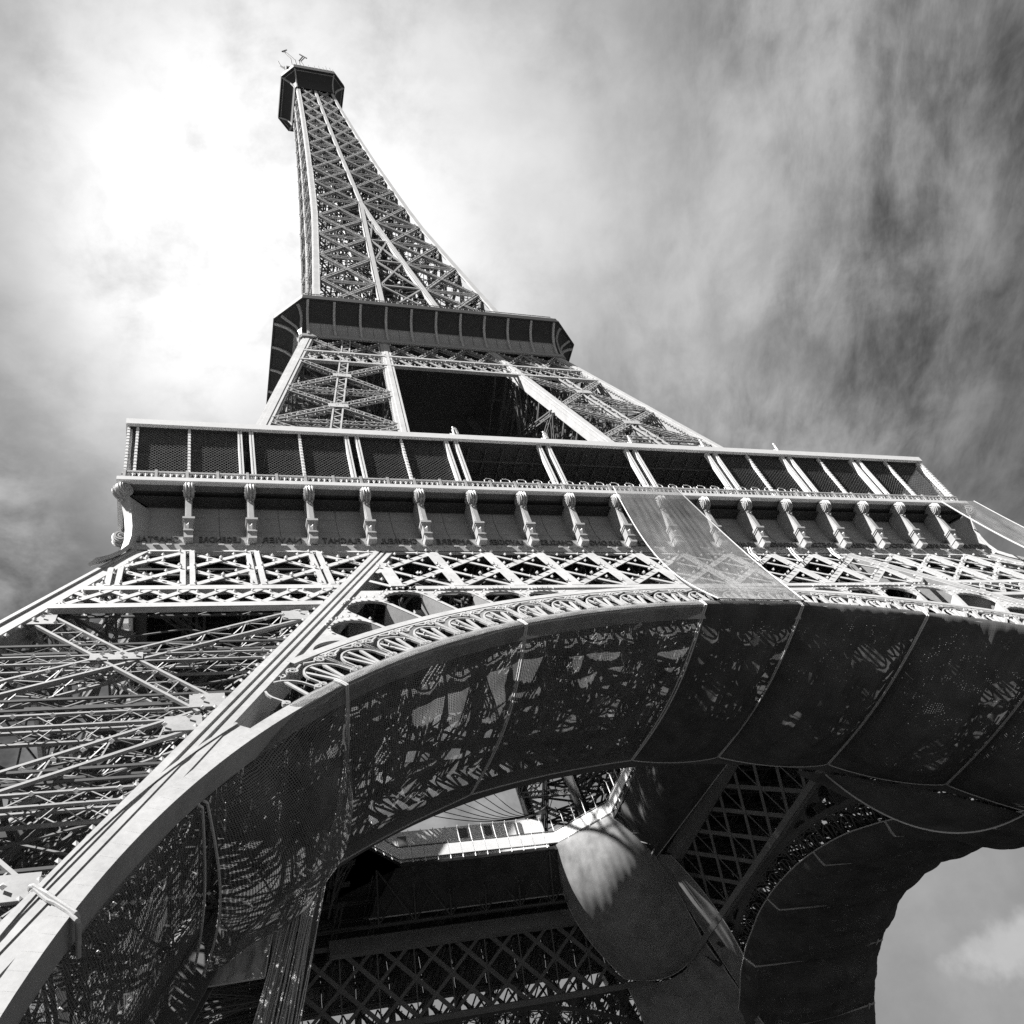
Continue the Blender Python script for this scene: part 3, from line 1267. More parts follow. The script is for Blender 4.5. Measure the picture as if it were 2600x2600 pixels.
def post_mb(wd):
    m = MB()
    if wd > 0.25:
        m.bx(-wd / 2, -wd / 2 + 0.11, -35.0, -34.62, 57.37, 63.75)
        m.bx(wd / 2 - 0.11, wd / 2, -35.0, -34.62, 57.37, 63.75)
        m.bx(-wd / 2 + 0.10, wd / 2 - 0.10, -34.92, -34.7, 57.37, 63.75)
        m.bx(-wd / 2 - 0.04, wd / 2 + 0.04, -35.05, -34.58, 57.37, 58.3)
    else:
        m.bx(-wd / 2, wd / 2, -34.95, -34.72, 57.37, 63.75)
        for i in range(14):
            m.bx(-wd / 2 - 0.02, wd / 2 + 0.02, -34.97, -34.70, 58.5 + i * 0.37, 58.62 + i * 0.37)
    return m


pm = {}
for k in (0, 3, 1):
    for x, wd in PX:
        Mk = RZ(k) @ Matrix.Translation((x, 0, 0))
        key = wd > 0.25
        if key not in pm:
            pm[key] = post_mb(wd).build('gallery_post', M_ROOF, gal, Mk)
        else:
            dup(pm[key], gal, Mk)


def screen_mb(wd, h):
    m = MB()
    st = 0.30
    n = int((wd + h) / st)
    for i in range(n):
        c_ = i * st
        a = (max(0, c_ - h), min(c_, h))
        b_ = (min(c_, wd), max(0, c_ - wd))
        if b_[0] - a[0] > 0.05:
            m.bar((a[0], 0, a[1]), (b_[0], 0, b_[1]), 0.018, 0.018, (0, 1, 0))
            m.bar((wd - a[0], 0.025, a[1]), (wd - b_[0], 0.025, b_[1]), 0.022, 0.022, (0, 1, 0))
    return m


scr = None
for k in (0, 3, 1):
    for xa, xb in ((-34.2, -31.06), (-30.84, -27.66), (-26.5, -23.36), (-23.14, -19.92), (-18.75, -15.66), (-15.44, -12.1), (12.5, 15.5), (15.72, 19.08), (20.2, 23.1), (23.32, 26.68), (27.82, 30.65), (30.87, 34.45)):
        Mk = RZ(k) @ Matrix.Translation((xa, -34.66, 58.25)) @ Matrix.Diagonal(((xb - xa) / 3.2, 1, 1, 1))
        if scr is None:
            scr = screen_mb(3.2, 5.45).build('wire_screen', M_WIRE, gal, Mk)
        else:
            dup(scr, gal, Mk)
# roof
ring_band([(R1 - 0.25, 63.76), (R1, 63.8), (R1, 64.40), (R1 - 0.1, 64.5), (R1 - 1.0, 64.55)], M_ROOF, 'roof_fascia', gal)
m = MB()
m.grid([[(-34.9 + 9.5 * 0, -34.9, 63.76), (34.9, -34.9, 63.76)], [(-25.2, -25.2, 63.76), (25.2, -25.2, 63.76)]])
m.grid([[(-25.2, -25.2, 64.6), (25.2, -25.2, 64.6)], [(-34.2, -34.2, 64.52), (34.2, -34.2, 64.52)]])
m.grid([[(-25.2, -25.2, 63.76), (25.2, -25.2, 63.76)], [(-25.2, -25.2, 64.6), (25.2, -25.2, 64.6)]])
rf = m.build('gallery_roof', M_DARK, gal)
for k in (1, 2, 3):
    dup(rf, gal, RZ(k))
m = MB()
for i in range(-24, 25):
    x = i * 1.42
    m.bar((x, -34.5, 63.6), (x, -max(25.3, abs(x) + 0.2) if abs(x) < 34 else -34.4, 63.6), 0.07, 0.14)
for yy in (-33.2, -30.5, -28.0):
    m.bar((yy, yy, 63.62), (-yy, yy, 63.62), 0.10, 0.2)
rj = m.build('roof_joists', M_IRON2, gal, kind='stuff')
for k in (1, 3):
    dup(rj, gal, RZ(k))
# glazed back wall of the gallery
m = MB()
for i in range(-8, 8):
    m.bx(i * 3.87 + 0.06, (i + 1) * 3.87 - 0.06, -27.06, -27.0, 57.4, 63.7)
gw = m.build('gallery_wall', M_WALLDK, gal)
dup(gw, gal, RZ(3))
dup(gw, gal, RZ(1))
# curved drip hooks above the roof and hoops on the parapet
hook = None
for x in (-11.1, -3.3, 4.55, 11.6, 19.3):
    m = MB()
    m.tube([(0, -35.0, 64.4), (0, -35.05, 65.2), (0.08, -35.0, 65.6), (0.4, -34.8, 65.7), (0.55, -34.6, 65.3)], 0.09, 6)
    m.bx(-0.3, 0.3, -35.0, -34.4, 64.45, 64.75)
    if hook is None:
        hook = m.build('roof_bracket', M_ROOF, gal, Matrix.Translation((x, 0, 0)))
    else:
        dup(hook, gal, Matrix.Translation((x, 0, 0)))
hoop = None
for i in range(22):
    x = -9.7 + i * 1.3
    if hoop is None:
        m = MB()
        m.tube([(-0.38, -35.1, 58.2), (-0.34, -35.1, 58.55), (-0.15, -35.1, 58.72), (0.15, -35.1, 58.72), (0.34, -35.1, 58.55), (0.38, -35.1, 58.2)], 0.035, 5)
        hoop = m.build('parapet_hoop', M_ROOF, gal, Matrix.Translation((x, 0, 0)))
    else:
        dup(hoop, gal, Matrix.Translation((x, 0, 0)))

# floor deck ring with the square void, and its girders
VO = 14.0
VC = 5.0
outer = [(-34.6, -34.6), (34.6, -34.6), (34.6, 34.6), (-34.6, 34.6)]
m = MB()
for k in range(4):
    Mk = RZ(k)
    pts = [(-34.6, -34.6), (34.6, -34.6), (VO, -VO + VC), (VO - VC, -VO), (-VO + VC, -VO), (-VO, -VO + VC)]
    for zz, fl in ((56.75, False), (56.3, True)):
        q = [Mk @ Vector((p[0], p[1], zz)) for p in pts]
        m.poly([tuple(v) for v in (q if not fl else q[::-1])])
    ed = [Mk @ Vector((p[0], p[1], 0)) for p in pts[2:]]
    for i in range(3):
        a, b_ = ed[i], ed[i + 1]
        m.poly([(a.x, a.y, 56.3), (a.x, a.y, 56.75), (b_.x, b_.y, 56.75), (b_.x, b_.y, 56.3)])
m.build('floor_deck', M_DARK, gal)
b = MB()
for i in range(-8, 9):
    x = 3.86 * i
    b.truss((x, -33.0, 54.3), (x, -15.0, 55.0), 0.5, 2.6, 10, NUP, 0.16, 0.09, False)
for yy in (-30, -26, -22, -18.5):
    b.truss((yy, yy, 54.0), (-yy, yy, 54.0), 0.5, 2.8, 22, NUP, 0.16, 0.09, False)
fg = b.build('floor_girders', M_IRON2, gal, kind='stuff')
for k in (1, 2, 3):
    dup(fg, gal, RZ(k))
# band at the foot of the inner girder and the face under the void rail
band = None
for k in range(4):
    b = MB()
    b.bar((-16.5, 19.0, 50.9), (16.5, 19.0, 50.9), 1.0, 1.5)
    if band is None:
        band = b.build('girder_band', M_LAT, gal, RZ(k))
    else:
        dup(band, gal, RZ(k))
fasc = None
for k in range(4):
    if fasc is None:
        b = MB()
        for i in range(-3, 4):
            x = 3.86 * i
            b.bar((x, 17.0, 51.8), (x, 14.1, 56.3), 0.16, 0.16)
            if i < 3:
                b.bar((x, 17.0, 51.8), (x + 3.86, 14.1, 56.3), 0.14, 0.1)
                b.bar((x + 3.86, 17.0, 51.8), (x, 14.1, 56.3), 0.14, 0.1)
        b.bar((-14, 17.0, 51.8), (14, 17.0, 51.8), 0.2, 0.2)
        for i in range(-6, 7):
            x = 1.93 * i
            b.bar((x, 17.2, 50.6 + 1.0), (x + (0.96 if i % 2 else -0.96), 17.2, 52.9), 0.1, 0.1)
        b.bar((-13, 17.2, 52.9), (13, 17.2, 52.9), 0.14, 0.14)
        fasc = b.build('void_bracing', M_IRON2, gal, RZ(k))
    else:
        dup(fasc, gal, RZ(k))
# railing round the void: posts, rails and infill panels
VP = [Vector((-VO + VC, VO, 0)), Vector((VO - VC, VO, 0)), Vector((VO, VO - VC, 0)), Vector((VO, -VO + VC, 0))]


def rail_run(a, b_, lab):
    e = part_empty('void_railing', gal)
    d_ = (b_ - a)
    L_ = d_.length
    d_ = d_.normalized()
    up_ = Vector((0, 0, 1))
    m_ = MB()
    m_.bar(a + up_ * 58.55, b_ + up_ * 58.55, 0.12, 0.10)
    m_.bar(a + up_ * 57.05, b_ + up_ * 57.05, 0.10, 0.08)
    n_ = max(2, int(L_ / 0.26))
    for i in range(n_):
        p = a + d_ * (L_ * i / n_)
        m_.bar(p + up_ * 57.0, p + up_ * 58.5, 0.035, 0.035)
    m_.build('rail_bars', M_WIRE, e)
    n_ = max(2, int(L_ / 1.3))
    nrm = Vector((d_.y, -d_.x, 0))
    pan = None
    for i in range(n_):
        p = a + d_ * (L_ * (i + 0.5) / n_)
        q_ = MB()
        w_ = L_ / n_ * 0.47
        q_.bar(-d_ * w_ + up_ * 57.75, d_ * w_ + up_ * 57.75, 0.04, 1.25)
        if pan is None:
            pan = q_.build('rail_panel', M_WHITE, e, Matrix.Translation(p + nrm * 0.06))
        else:
            dup(pan, e, Matrix.Translation(p + nrm * 0.06))
    q_ = MB()
    for i in range(n_ + 1):
        p = a + d_ * (L_ * i / n_)
        q_.bar(p + up_ * 56.6, p + up_ * 58.75, 0.10, 0.10)
        q_.tube([p + up_ * 58.7, p + up_ * 60.1, p + up_ * 60.35 + nrm * 0.25], 0.05, 5)
    q_.build('rail_posts', M_WHITE, e)
    return e


rail_run(VP[0], VP[1], '')
rail_run(VP[1], VP[2], '')
rail_run(VP[2], VP[3], '')
rail_run(Vector((-VO, VO - VC, 0)), VP[0], '')
# pale pavilion wall behind the far railing
m = MB()
m.bx(-14.5, 8.4, 15.2, 15.4, 56.8, 61.1)
pav = m.build('pavilion_wall', M_WHITE, gal)
for (xa, xb, za, zb_) in ((-8.6, -7.6, 60.3, 61.7), (-1.6, -0.6, 60.6, 62.0), (5.0, 5.8, 60.4, 62.0), (1.4, 2.2, 60.6, 62.0)):
    m = MB()
    m.bx(xa, xb, 15.14, 15.19, za - 1.0, zb_ - 1.2)
    m.build('pavilion_window', M_WIRE, gal)

# ================================================================== second stage
st2 = part_empty('upper_leg_face', tower, MF2)
lam2 = MB()


def T2(z):
    return z * CF2


def lamp2(p, q, step=0.9):
    p, q = Vector(p), Vector(q)
    n = max(1, int((q - p).length / step))
    for i in range(n):
        c = p.lerp(q, (i + 0.5) / n)
        lam2.knob((c.x, c.y, c.z + 0.3), 0.12)


Z0, Z1 = 57.5, 111.2
for sg in (-1, 1):
    for fn, nm, wd, o_ in ((W2, 'corner_beam', 1.15, -0.6), (I2, 'edge_beam', 1.15, 0.6)):
        b = MB()
        A = (sg * (fn(Z1) + o_), T2(Z1))
        B = (sg * (fn(Z0) + o_), T2(Z0))
        b.bar((A[0], A[1], 0.0), (B[0], B[1], 0.0), wd, 0.35, NUP)
        b.bar((A[0], A[1], 0.2), (B[0], B[1], 0.2), wd * 0.42, 0.08, NUP)
        b.bar((A[0] + 0.45, A[1], -0.6), (B[0] + 0.45, B[1], -0.6), 0.14, 1.0, NUP)
        b.bar((A[0] - 0.45, A[1], -0.6), (B[0] - 0.45, B[1], -0.6), 0.14, 1.0, NUP)
        b.build(nm, M_BEAMU, st2)
        so_ = -1 if fn is W2 else 1
        pA, pB = (A[0] + sg * so_ * 0.75, A[1], -0.3), (B[0] + sg * so_ * 0.75, B[1], -0.3)
        lamp2(pA, pB, 0.55)
    # middle post
    b = MB()
    mid = lambda z: (W2(z) + I2(z)) / 2
    b.truss((sg * mid(101), T2(101), -0.1), (sg * mid(58), T2(58), -0.1), 0.95, 0.4, 44, NUP, 0.17, 0.13, False)
    b.build('middle_post', M_IRON, st2)
    b = MB()
    b.truss((sg * mid(111), T2(111), -0.1), (sg * mid(105), T2(105), -0.1), 0.95, 0.4, 7, NUP, 0.17, 0.13, False)
    b.build('middle_post', M_IRON, st2)
    L2 = [101.0, 90.6, 80.8, 71.4, 62.6]
    for za, zb_ in zip(L2[:-1], L2[1:]):
        for j in (0, 1):
            p = (sg * (W2(za - 0.5) - 1.3), T2(za - 0.5), -0.05) if j == 0 else (sg * (I2(za - 0.5) + 1.3), T2(za - 0.5), -0.05)
            q = (sg * (I2(zb_ + 0.5) + 1.3), T2(zb_ + 0.5), -0.05) if j == 0 else (sg * (W2(zb_ + 0.5) - 1.3), T2(zb_ + 0.5), -0.05)
            b = MB()
            b.truss(p, q, 0.66, 0.4, 26, NUP, 0.13, 0.10, False)
            b.build('cross_brace', M_LATL, st2)
            lamp2(p, q, 0.8)
        b = MB()
        zz = zb_ + 0.4
        b.truss((sg * (I2(zz) + 1.1), T2(zz), -0.1), (sg * (W2(zz) - 1.1), T2(zz), -0.1), 0.8, 0.4, 20, NUP, 0.11, 0.07, False)
        b.build('cross_strut', M_LATL, st2)
        lamp2((sg * (I2(zz) + 1.1), T2(zz), 0), (sg * (W2(zz) - 1.1), T2(zz), 0), 0.9)
        b = MB()
        zc = (za + zb_) / 2
        b.bar((sg * (mid(zc) - 1.0), T2(zc), 0.26), (sg * (mid(zc) + 1.0), T2(zc), 0.26), 1.0, 0.05, NUP)
        b.build('gusset_plate', M_IRON, st2)
# belt girder below the second floor
for zc, th in ((104.85, 0.45), (101.2, 0.45)):
    b = MB()
    b.bar((-W2(zc) + 0.9, T2(zc), 0.05), (W2(zc) - 0.9, T2(zc), 0.05), th, 0.4, NUP)
    b.build('belt_chord', M_IRON, st2)
nb = 19
for k in range(nb):
    for j in (0, 1):
        t0, t1 = -1 + 2 * k / nb, -1 + 2 * (k + 1) / nb
        wa, wb = W2(104.6) - 1, W2(101.4) - 1
        p = (t0 * wa, T2(104.6), -0.05) if j == 0 else (t0 * wb, T2(101.4), -0.2)
        q = (t1 * wb, T2(101.4), -0.05) if j == 0 else (t1 * wa, T2(104.6), -0.2)
        b = MB()
        b.bar(p, q, 0.34, 0.12, NUP)
        b.build('belt_brace', M_IRON, st2)
        lamp2(p, q, 0.8)
for (ta, tb) in ((-1, -0.72), (-0.72, -0.44), (-0.44, -0.22), (-0.22, 0), (0, 0.22), (0.22, 0.44), (0.44, 0.72), (0.72, 1)):
    wa, wb = W2(110.8) - 0.9, W2(105) - 0.9
    zz = [(110.8, wa), (105.1, wb)]
    upw = (abs(ta) > abs(tb)) != (round(abs(ta) * 100) in (72, 22) and abs(ta) < abs(tb))
    for j in (0, 1):
        p = (ta * zz[j][1], T2(zz[j][0]), -0.05)
        q = (tb * zz[1 - j][1], T2(zz[1 - j][0]), -0.05)
        b = MB()
        b.truss(p, q, 0.5, 0.3, 10, NUP, 0.12, 0.08, False)
        b.build('cross_brace', M_LATL, st2)
        lamp2(p, q, 0.8)
# inner layer of the leg, seen behind
b = MB()
for sg in (-1, 1):
    for za, zb_ in zip(np.arange(108, 60, -3.2), np.arange(104.8, 56.8, -3.2)):
        for dn in (-5.5, -9.5):
            i0, i1, o0, o1 = I2(za) + 0.3, I2(zb_) + 0.3, W2(za) - 0.6, W2(zb_) - 0.6
            b.bar((sg * i0, T2(za), dn), (sg * o1, T2(zb_), dn), 0.24, 0.16, NUP)
            b.bar((sg * o0, T2(za), dn), (sg * i1, T2(zb_), dn), 0.24, 0.16, NUP)
            b.bar((sg * i0, T2(za), dn), (sg * o0, T2(za), dn), 0.22, 0.16, NUP)
            for xx in (i0, (i0 + o0) / 2, o0):
                b.bar((sg * xx, T2(za), 0.0), (sg * xx, T2(za) - 1.5, dn), 0.14, 0.12, NUP)
        for t in np.arange(0.1, 1, 0.16):
            xx = i0 + (o0 - i0) * t
            b.bar((sg * xx, T2(za), -1.0), (sg * (xx + rng.uniform(-1, 1)), T2(zb_), -5.0), 0.09, 0.09, NUP)
            b.bar((sg * xx, T2(za) + rng.uniform(-1, 1), -rng.uniform(1, 9)), (sg * (xx + rng.uniform(-1.5, 1.5)), T2(zb_) + rng.uniform(-1, 1), -rng.uniform(1, 9)), 0.08, 0.08, NUP)
b.build('interior_framing', M_IRON2, st2, kind='stuff')
lam2.build('sparkle_lamps', M_LAMP, st2, kind='stuff')
st2_kids = [o for o in COL.objects if o.parent is st2]
for k in (1, 2, 3):
    e = part_empty('upper_leg_face', tower, RZ(k) @ MF2)
    for o in st2_kids:
        dup(o, e, o.matrix_basis.copy())
# inner faces of the four upper legs
b = MB()
for sx in (-1, 1):
    for za, zb_ in zip(L2[:-1], L2[1:]):
        p, q = (sx * I2(za), -W2(za) + 1, za), (sx * I2(zb_), -I2(zb_), zb_)
        b.truss(p, q, 0.6, 0.5, 14, (1, 0, 0), 0.16, 0.09, False)
        p, q = (sx * I2(za), -I2(za), za), (sx * I2(zb_), -W2(zb_) + 1, zb_)
        b.truss(p, q, 0.6, 0.5, 14, (1, 0, 0), 0.16, 0.09, False)
        b.truss((sx * I2(za), -W2(za) + 1, za), (sx * I2(za), -I2(za), za), 0.6, 0.5, 12, (1, 0, 0), 0.16, 0.09, False)
    b.bar((sx * I2(111), -I2(111), 111), (sx * I2(57), -I2(57), 57), 1.1, 1.1, (1, 1, 0))
il = b.build('inner_leg_bracing', M_IRON2, tower, kind='stuff')
for k in (1, 2, 3):
    dup(il, tower, RZ(k))

# ================================================================== second floor
fl2 = part_empty('second_floor', tower)
H2, C2, ZF2 = 20.79, 3.28, 116.23


def octo(h, c, z):
    return [(-h + c, -h, z), (h - c, -h, z), (h, -h + c, z), (h, h - c, z), (h - c, h, z), (-h + c, h, z), (-h, h - c, z), (-h, -h + c, z)]


def loft(m, rings):
    """straight-sided shell through octagon rings"""
    for i in range(8):
        j = (i + 1) % 8
        m.grid([[r_[i], r_[j]] for r_ in rings])


m = MB()
loft(m, [octo(20.55, 3.2, 115.05), octo(H2, C2, 115.1), octo(H2, C2, 115.45), octo(H2 - 0.1, C2, 115.5), octo(H2 - 0.1, C2, 116.2), octo(H2 - 0.35, C2, 116.25)])
m.build('platform_rim', M_TOPDK, fl2)
m = MB()
m.poly(octo(H2 - 0.3, C2, 116.2))
m.poly(octo(H2 - 0.4, C2, 115.06)[::-1])
m.poly(octo(17.7, 0.3, 111.3)[::-1])
m.build('platform_deck', M_DARK, fl2)  # shade on the underside put into the deck colour
CV = [(17.75, 0.12, 111.05), (17.8, 0.2, 111.6), (17.95, 0.5, 112.4), (18.3, 1.0, 113.3), (18.95, 1.9, 114.2), (19.8, 2.7, 114.8), (20.5, 3.15, 115.08)]
# cove panels between ribs
cv = None
RBX = [3.36 * k for k in range(-5, 6)]
for k in range(4):
    for i in range(10):
        xa, xb = RBX[i] + 0.02, RBX[i + 1] - 0.02
        Mk = RZ(k) @ Matrix.Translation(((xa + xb) / 2, 0, 0))
        if cv is None:
            m = MB()
            hw = (xb - xa) / 2
            for (a_, b_) in ((-hw, -0.02), (0.02, hw)):
                m.grid([[(a_ + (b_ - a_) * t / 3, -h, z) for t in range(4)] for (h, c, z) in CV[:4]])
            m.bar((-hw, -18.28, 113.2), (hw, -18.28, 113.2), 0.06, 0.06)
            m.bar((0, -18.1, 112.6), (0, -17.78, 111.4), 0.03, 0.05)
            ms = MB()
            ms.grid([[(-hw + 2 * hw * t / 3, -h, z) for t in range(4)] for (h, c, z) in CV[3:]])
            sf = ms.build('soffit_panel', M_DARK, fl2, Mk)  # dark colour stands in for the gloom under the overhang
            cv = m.build('cove_panel', M_COVE, fl2, Mk)
        else:
            dup(cv, fl2, Mk)
            dup(sf, fl2, Mk)
# chamfered corners of the cove
m = MB()
rows = []
for (h, c, z) in CV:
    a, b_, c1_ = (-h + c, -h, z), (-h, -h + c, z), (-16.82, -h, z)
    rows.append([c1_, a, b_, (-h, -16.82, z)])
m.grid([r_[::-1] for r_ in rows])
cc_ = m.build('cove_corner', M_DARK, fl2)
for k in (1, 2, 3):
    dup(cc_, fl2, RZ(k))
m = MB()
m.bar((-17.7, -17.85, 110.75), (17.7, -17.85, 110.75), 0.25, 0.6)
lb = m.build('platform_sill', M_COVE, fl2)
for k in (1, 2, 3):
    dup(lb, fl2, RZ(k))


def rib_mb():
    m_ = MB()
    for (h, c, z), (h2, c2, z2) in zip(CV[:-1], CV[1:]):
        m_.bar((0, -h - 0.12, z), (0, -h2 - 0.12, z2), 0.34, 0.30, (1, 0, 0))
    m_.bx(-0.2, 0.2, -18.15, -17.7, 112.2, 112.35)
    return m_


rib = None
for k in range(4):
    for x in RBX:
        Mk = RZ(k) @ Matrix.Translation((x, 0, 0))
        if rib is None:
            rib = rib_mb().build('cove_rib', M_BEAMU, fl2, Mk)
        else:
            dup(rib, fl2, Mk)
for k in range(4):
    for sx in (-1, 1):
        pts = [((-h + c * 0.5 + sx * -c * 0.3), (-h + c * 0.5 + sx * c * 0.3), z) for (h, c, z) in CV]
        m = MB()
        for p, q in zip(pts[:-1], pts[1:]):
            m.bar(p, q, 0.3, 0.3, (1, 1, 0))
        m.build('corner_rib', M_IRON, fl2, RZ(k))
# parapet
m = MB()
o8 = octo(H2 - 0.5, C2, 0)
for i in range(8):
    a, b_ = Vector(o8[i]), Vector(o8[(i + 1) % 8])
    for zz in (116.7, 117.3):
        m.bar((a.x, a.y, zz), (b_.x, b_.y, zz), 0.08, 0.08)
    n = max(2, int((b_ - a).length / 0.7))
    for j in range(n):
        p = a.lerp(b_, j / n)
        m.bar((p.x, p.y, 116.2), (p.x, p.y, 117.35), 0.06, 0.06)
m.build('platform_railing', M_IRON2, fl2)

# ================================================================== upper column
upc = part_empty('upper_column', tower)
ZL = [117.0, 126.5, 137.0, 148.5, 159.2, 170.0, 180.8, 190.8, 200.5, 210.2, 219.0, 228.0, 237.0, 246.0, 254.5, 262.5, 270.0]
ZMER = 180.8


def CI(z):                                   # half distance of the two middle beams, merged above
    return max(0.28, 4.75 * (ZMER - z) / (ZMER - 122.0)) if z < ZMER else 0.0


# corner beams
m = MB()
for za, zb_ in zip(ZL[:-1], ZL[1:]):
    a, b_ = WU(za), WU(zb_)
    wd = 0.82 if za < 200 else 0.7
    m.bar((-a + wd / 2, -a, za), (-b_ + wd / 2, -b_, zb_), wd, 0.3, (0, -1, 0.1))
    m.bar((-a, -a + wd / 2, za), (-b_, -b_ + wd / 2, zb_), wd, 0.3, (-1, 0, 0.1))
    m.bar((-a + wd, -a - 0.06, za), (-b_ + wd, -b_ - 0.06, zb_), 0.12, 0.3, (0, -1, 0.1))
ub = m.build('corner_beam', M_BEAMU, upc)
for k in (1, 2, 3):
    dup(ub, upc, RZ(k))
# middle beams
for sg in (-1, 1):
    m = MB()
    for za, zb_ in zip(ZL[:-1], ZL[1:]):
        if za >= ZMER - 0.1:
            break
        m.bar((sg * CI(za), -WU(za), za), (sg * CI(zb_), -WU(zb_), zb_), 0.62, 0.4, (0, -1, 0.1))
        m.bar((sg * CI(za) - 0.5, -WU(za) + 0.1, za), (sg * CI(zb_) - 0.5, -WU(zb_) + 0.1, zb_), 0.10, 0.5, (0, -1, 0.1))
    mb_ = m.build('middle_beam', M_BEAMU, upc)
    for k in (1, 2, 3):
        dup(mb_, upc, RZ(k))
m = MB()
for za, zb_ in zip(ZL[:-1], ZL[1:]):
    if za < ZMER - 0.1:
        continue
    m.bar((0, -WU(za) - 0.02, za), (0, -WU(zb_) - 0.02, zb_), 0.72 if za < 230 else 0.68, 0.4, (0, -1, 0.1))
mb_ = m.build('middle_beam', M_BEAMU, upc)
for k in (1, 2, 3):
    dup(mb_, upc, RZ(k))
ul = MB()
for sg in (-1, 1):
    for za, zb_ in zip(ZL[:-1], ZL[1:]):
        xo0, xo1, xi0, xi1 = WU(za) - 1, WU(zb_) - 1, CI(za) + 0.4, CI(zb_) + 0.4
        tw = 0.55 if za < 200 else 0.42
        for p, q in (((sg * xo0, -WU(za) + 0.1, za), (sg * xi1, -WU(zb_) + 0.1, zb_)), ((sg * xi0, -WU(za) + 0.1, za), (sg * xo1, -WU(zb_) + 0.1, zb_))):
            m = MB()
            m.truss(p, q, tw * 0.8, 0.3, 12, (0, -1, 0.12), 0.17, 0.09, False)
            cb = m.build('cross_brace', M_LATU, upc)
            for k in (1, 3):
                dup(cb, upc, RZ(k))
            P, Q = Vector(p), Vector(q)
            for i in range(8):
                c_ = P.lerp(Q, (i + 0.5) / 8)
                ul.knob((c_.x, c_.y - 0.35, c_.z + 0.2), 0.13)
        m = MB()
        m.truss((sg * xo0, -WU(za) + 0.1, za), (sg * xi0, -WU(za) + 0.1, za), tw * 0.7, 0.3, 10, (0, -1, 0.12), 0.12, 0.07, False)
        cb = m.build('cross_strut', M_LATL, upc)
        for k in (1, 3):
            dup(cb, upc, RZ(k))
        for i in range(7):
            t = (i + 0.5) / 7
            ul.knob((sg * (xo0 + (xi0 - xo0) * t), -WU(za) - 0.3, za + 0.3), 0.12)
        if za < ZMER - 1:                    # bay between the two middle beams
            pass
m = MB()
for za, zb_ in zip(ZL[:-1], ZL[1:]):
    if za < ZMER - 1:
        a, b_ = CI(za) - 0.3, CI(zb_) - 0.3
        m.bar((-a, -WU(za), za), (max(b_, 0.1), -WU(zb_), zb_), 0.3, 0.2, (0, -1, 0.1))
        m.bar((a, -WU(za), za), (-max(b_, 0.1), -WU(zb_), zb_), 0.3, 0.2, (0, -1, 0.1))
        m.bar((-a, -WU(za), za), (a, -WU(za), za), 0.4, 0.25, (0, -1, 0.1))
cbm = m.build('centre_bracing', M_LATL, upc)
for k in (1, 2, 3):
    dup(cbm, upc, RZ(k))
# interior lattice, denser towards the top
m = MB()
for za, zb_ in zip(ZL[:-1], ZL[1:]):
    a, b_ = WU(za) - 0.5, WU(zb_) - 0.5
    sub = 3
    for s_ in range(sub):
        z0_, z1_ = za + (zb_ - za) * s_ / sub, za + (zb_ - za) * (s_ + 1) / sub
        w0_, w1_ = WU(z0_) - 0.7, WU(z1_) - 0.7
        for t0, t1 in ((-1, -0.5), (-0.5, 0), (0, 0.5), (0.5, 1)):
            m.bar((t0 * w0_, -w0_ + 0.4, z0_), (t1 * w1_, -w1_ + 0.4, z1_), 0.12, 0.1, (0, -1, 0))
            m.bar((t1 * w0_, -w0_ + 0.4, z0_), (t0 * w1_, -w1_ + 0.4, z1_), 0.12, 0.1, (0, -1, 0))
    wa_ = WU(za) - 0.4
    for t in (-0.66, -0.33, 0, 0.33, 0.66):
        m.bar((t * wa_, -wa_, za), (t * wa_, 0, za - 0.3), 0.3, 0.25)
    m.truss((-wa_, -wa_, za), (0, 0, za), 0.5, 0.5, 8, NUP, 0.12, 0.08, False)
    m.truss((wa_, -wa_, za), (0, 0, za), 0.5, 0.5, 8, NUP, 0.12, 0.08, False)
    for i in range(16):
        t = rng.uniform(-0.95, 0.95)
        y0 = -wa_ * rng.uniform(0.15, 0.95)
        if abs(t * wa_) > abs(y0):
            continue
        t2_ = t + rng.uniform(-0.35, 0.35)
        m.bar((t * wa_, y0, za), (t2_ * b_, y0 * rng.uniform(0.7, 1.0), zb_), 0.14, 0.14)
cxw = None
il_ = m.build('interior_lattice', M_IRON2, upc, kind='stuff')
for k in (1, 2):
    dup(il_, upc, RZ(k))
ulo = ul.build('sparkle_lamps', M_LAMP, upc, kind='stuff')
dup(ulo, upc, RZ(3))
dup(ulo, upc, RZ(1))
# lift shaft in the middle
m = MB()
for sx in (-1, 1):
    for sy in (-1, 1):
        m.bar((sx * 2.2, sy * 2.2, 116), (sx * 1.8, sy * 1.8, 272), 0.5, 0.5)
for zz in np.arange(118, 270, 4.0):
    for sx in (-1, 1):
        m.bar((sx * 2.1, -2.1, zz), (sx * 2.1, 2.1, zz + 4), 0.2, 0.2)
        m.bar((-2.1, sx * 2.1, zz), (2.1, sx * 2.1, zz + 4), 0.2, 0.2)
m.build('lift_shaft', M_IRON2, upc)
for (x, y, z, sx, sy, sz) in ((1.6, -3.5, 158, 3.4, 3, 3.2), (-0.9, -5.5, 186, 2.6, 2, 5.5), (4.4, -7.5, 150.5, 2.0, 2, 3)):
    m = MB()
    m.box((x, y, z), sx, sy, sz)
    m.build('lift_cabin', M_DARK, upc)

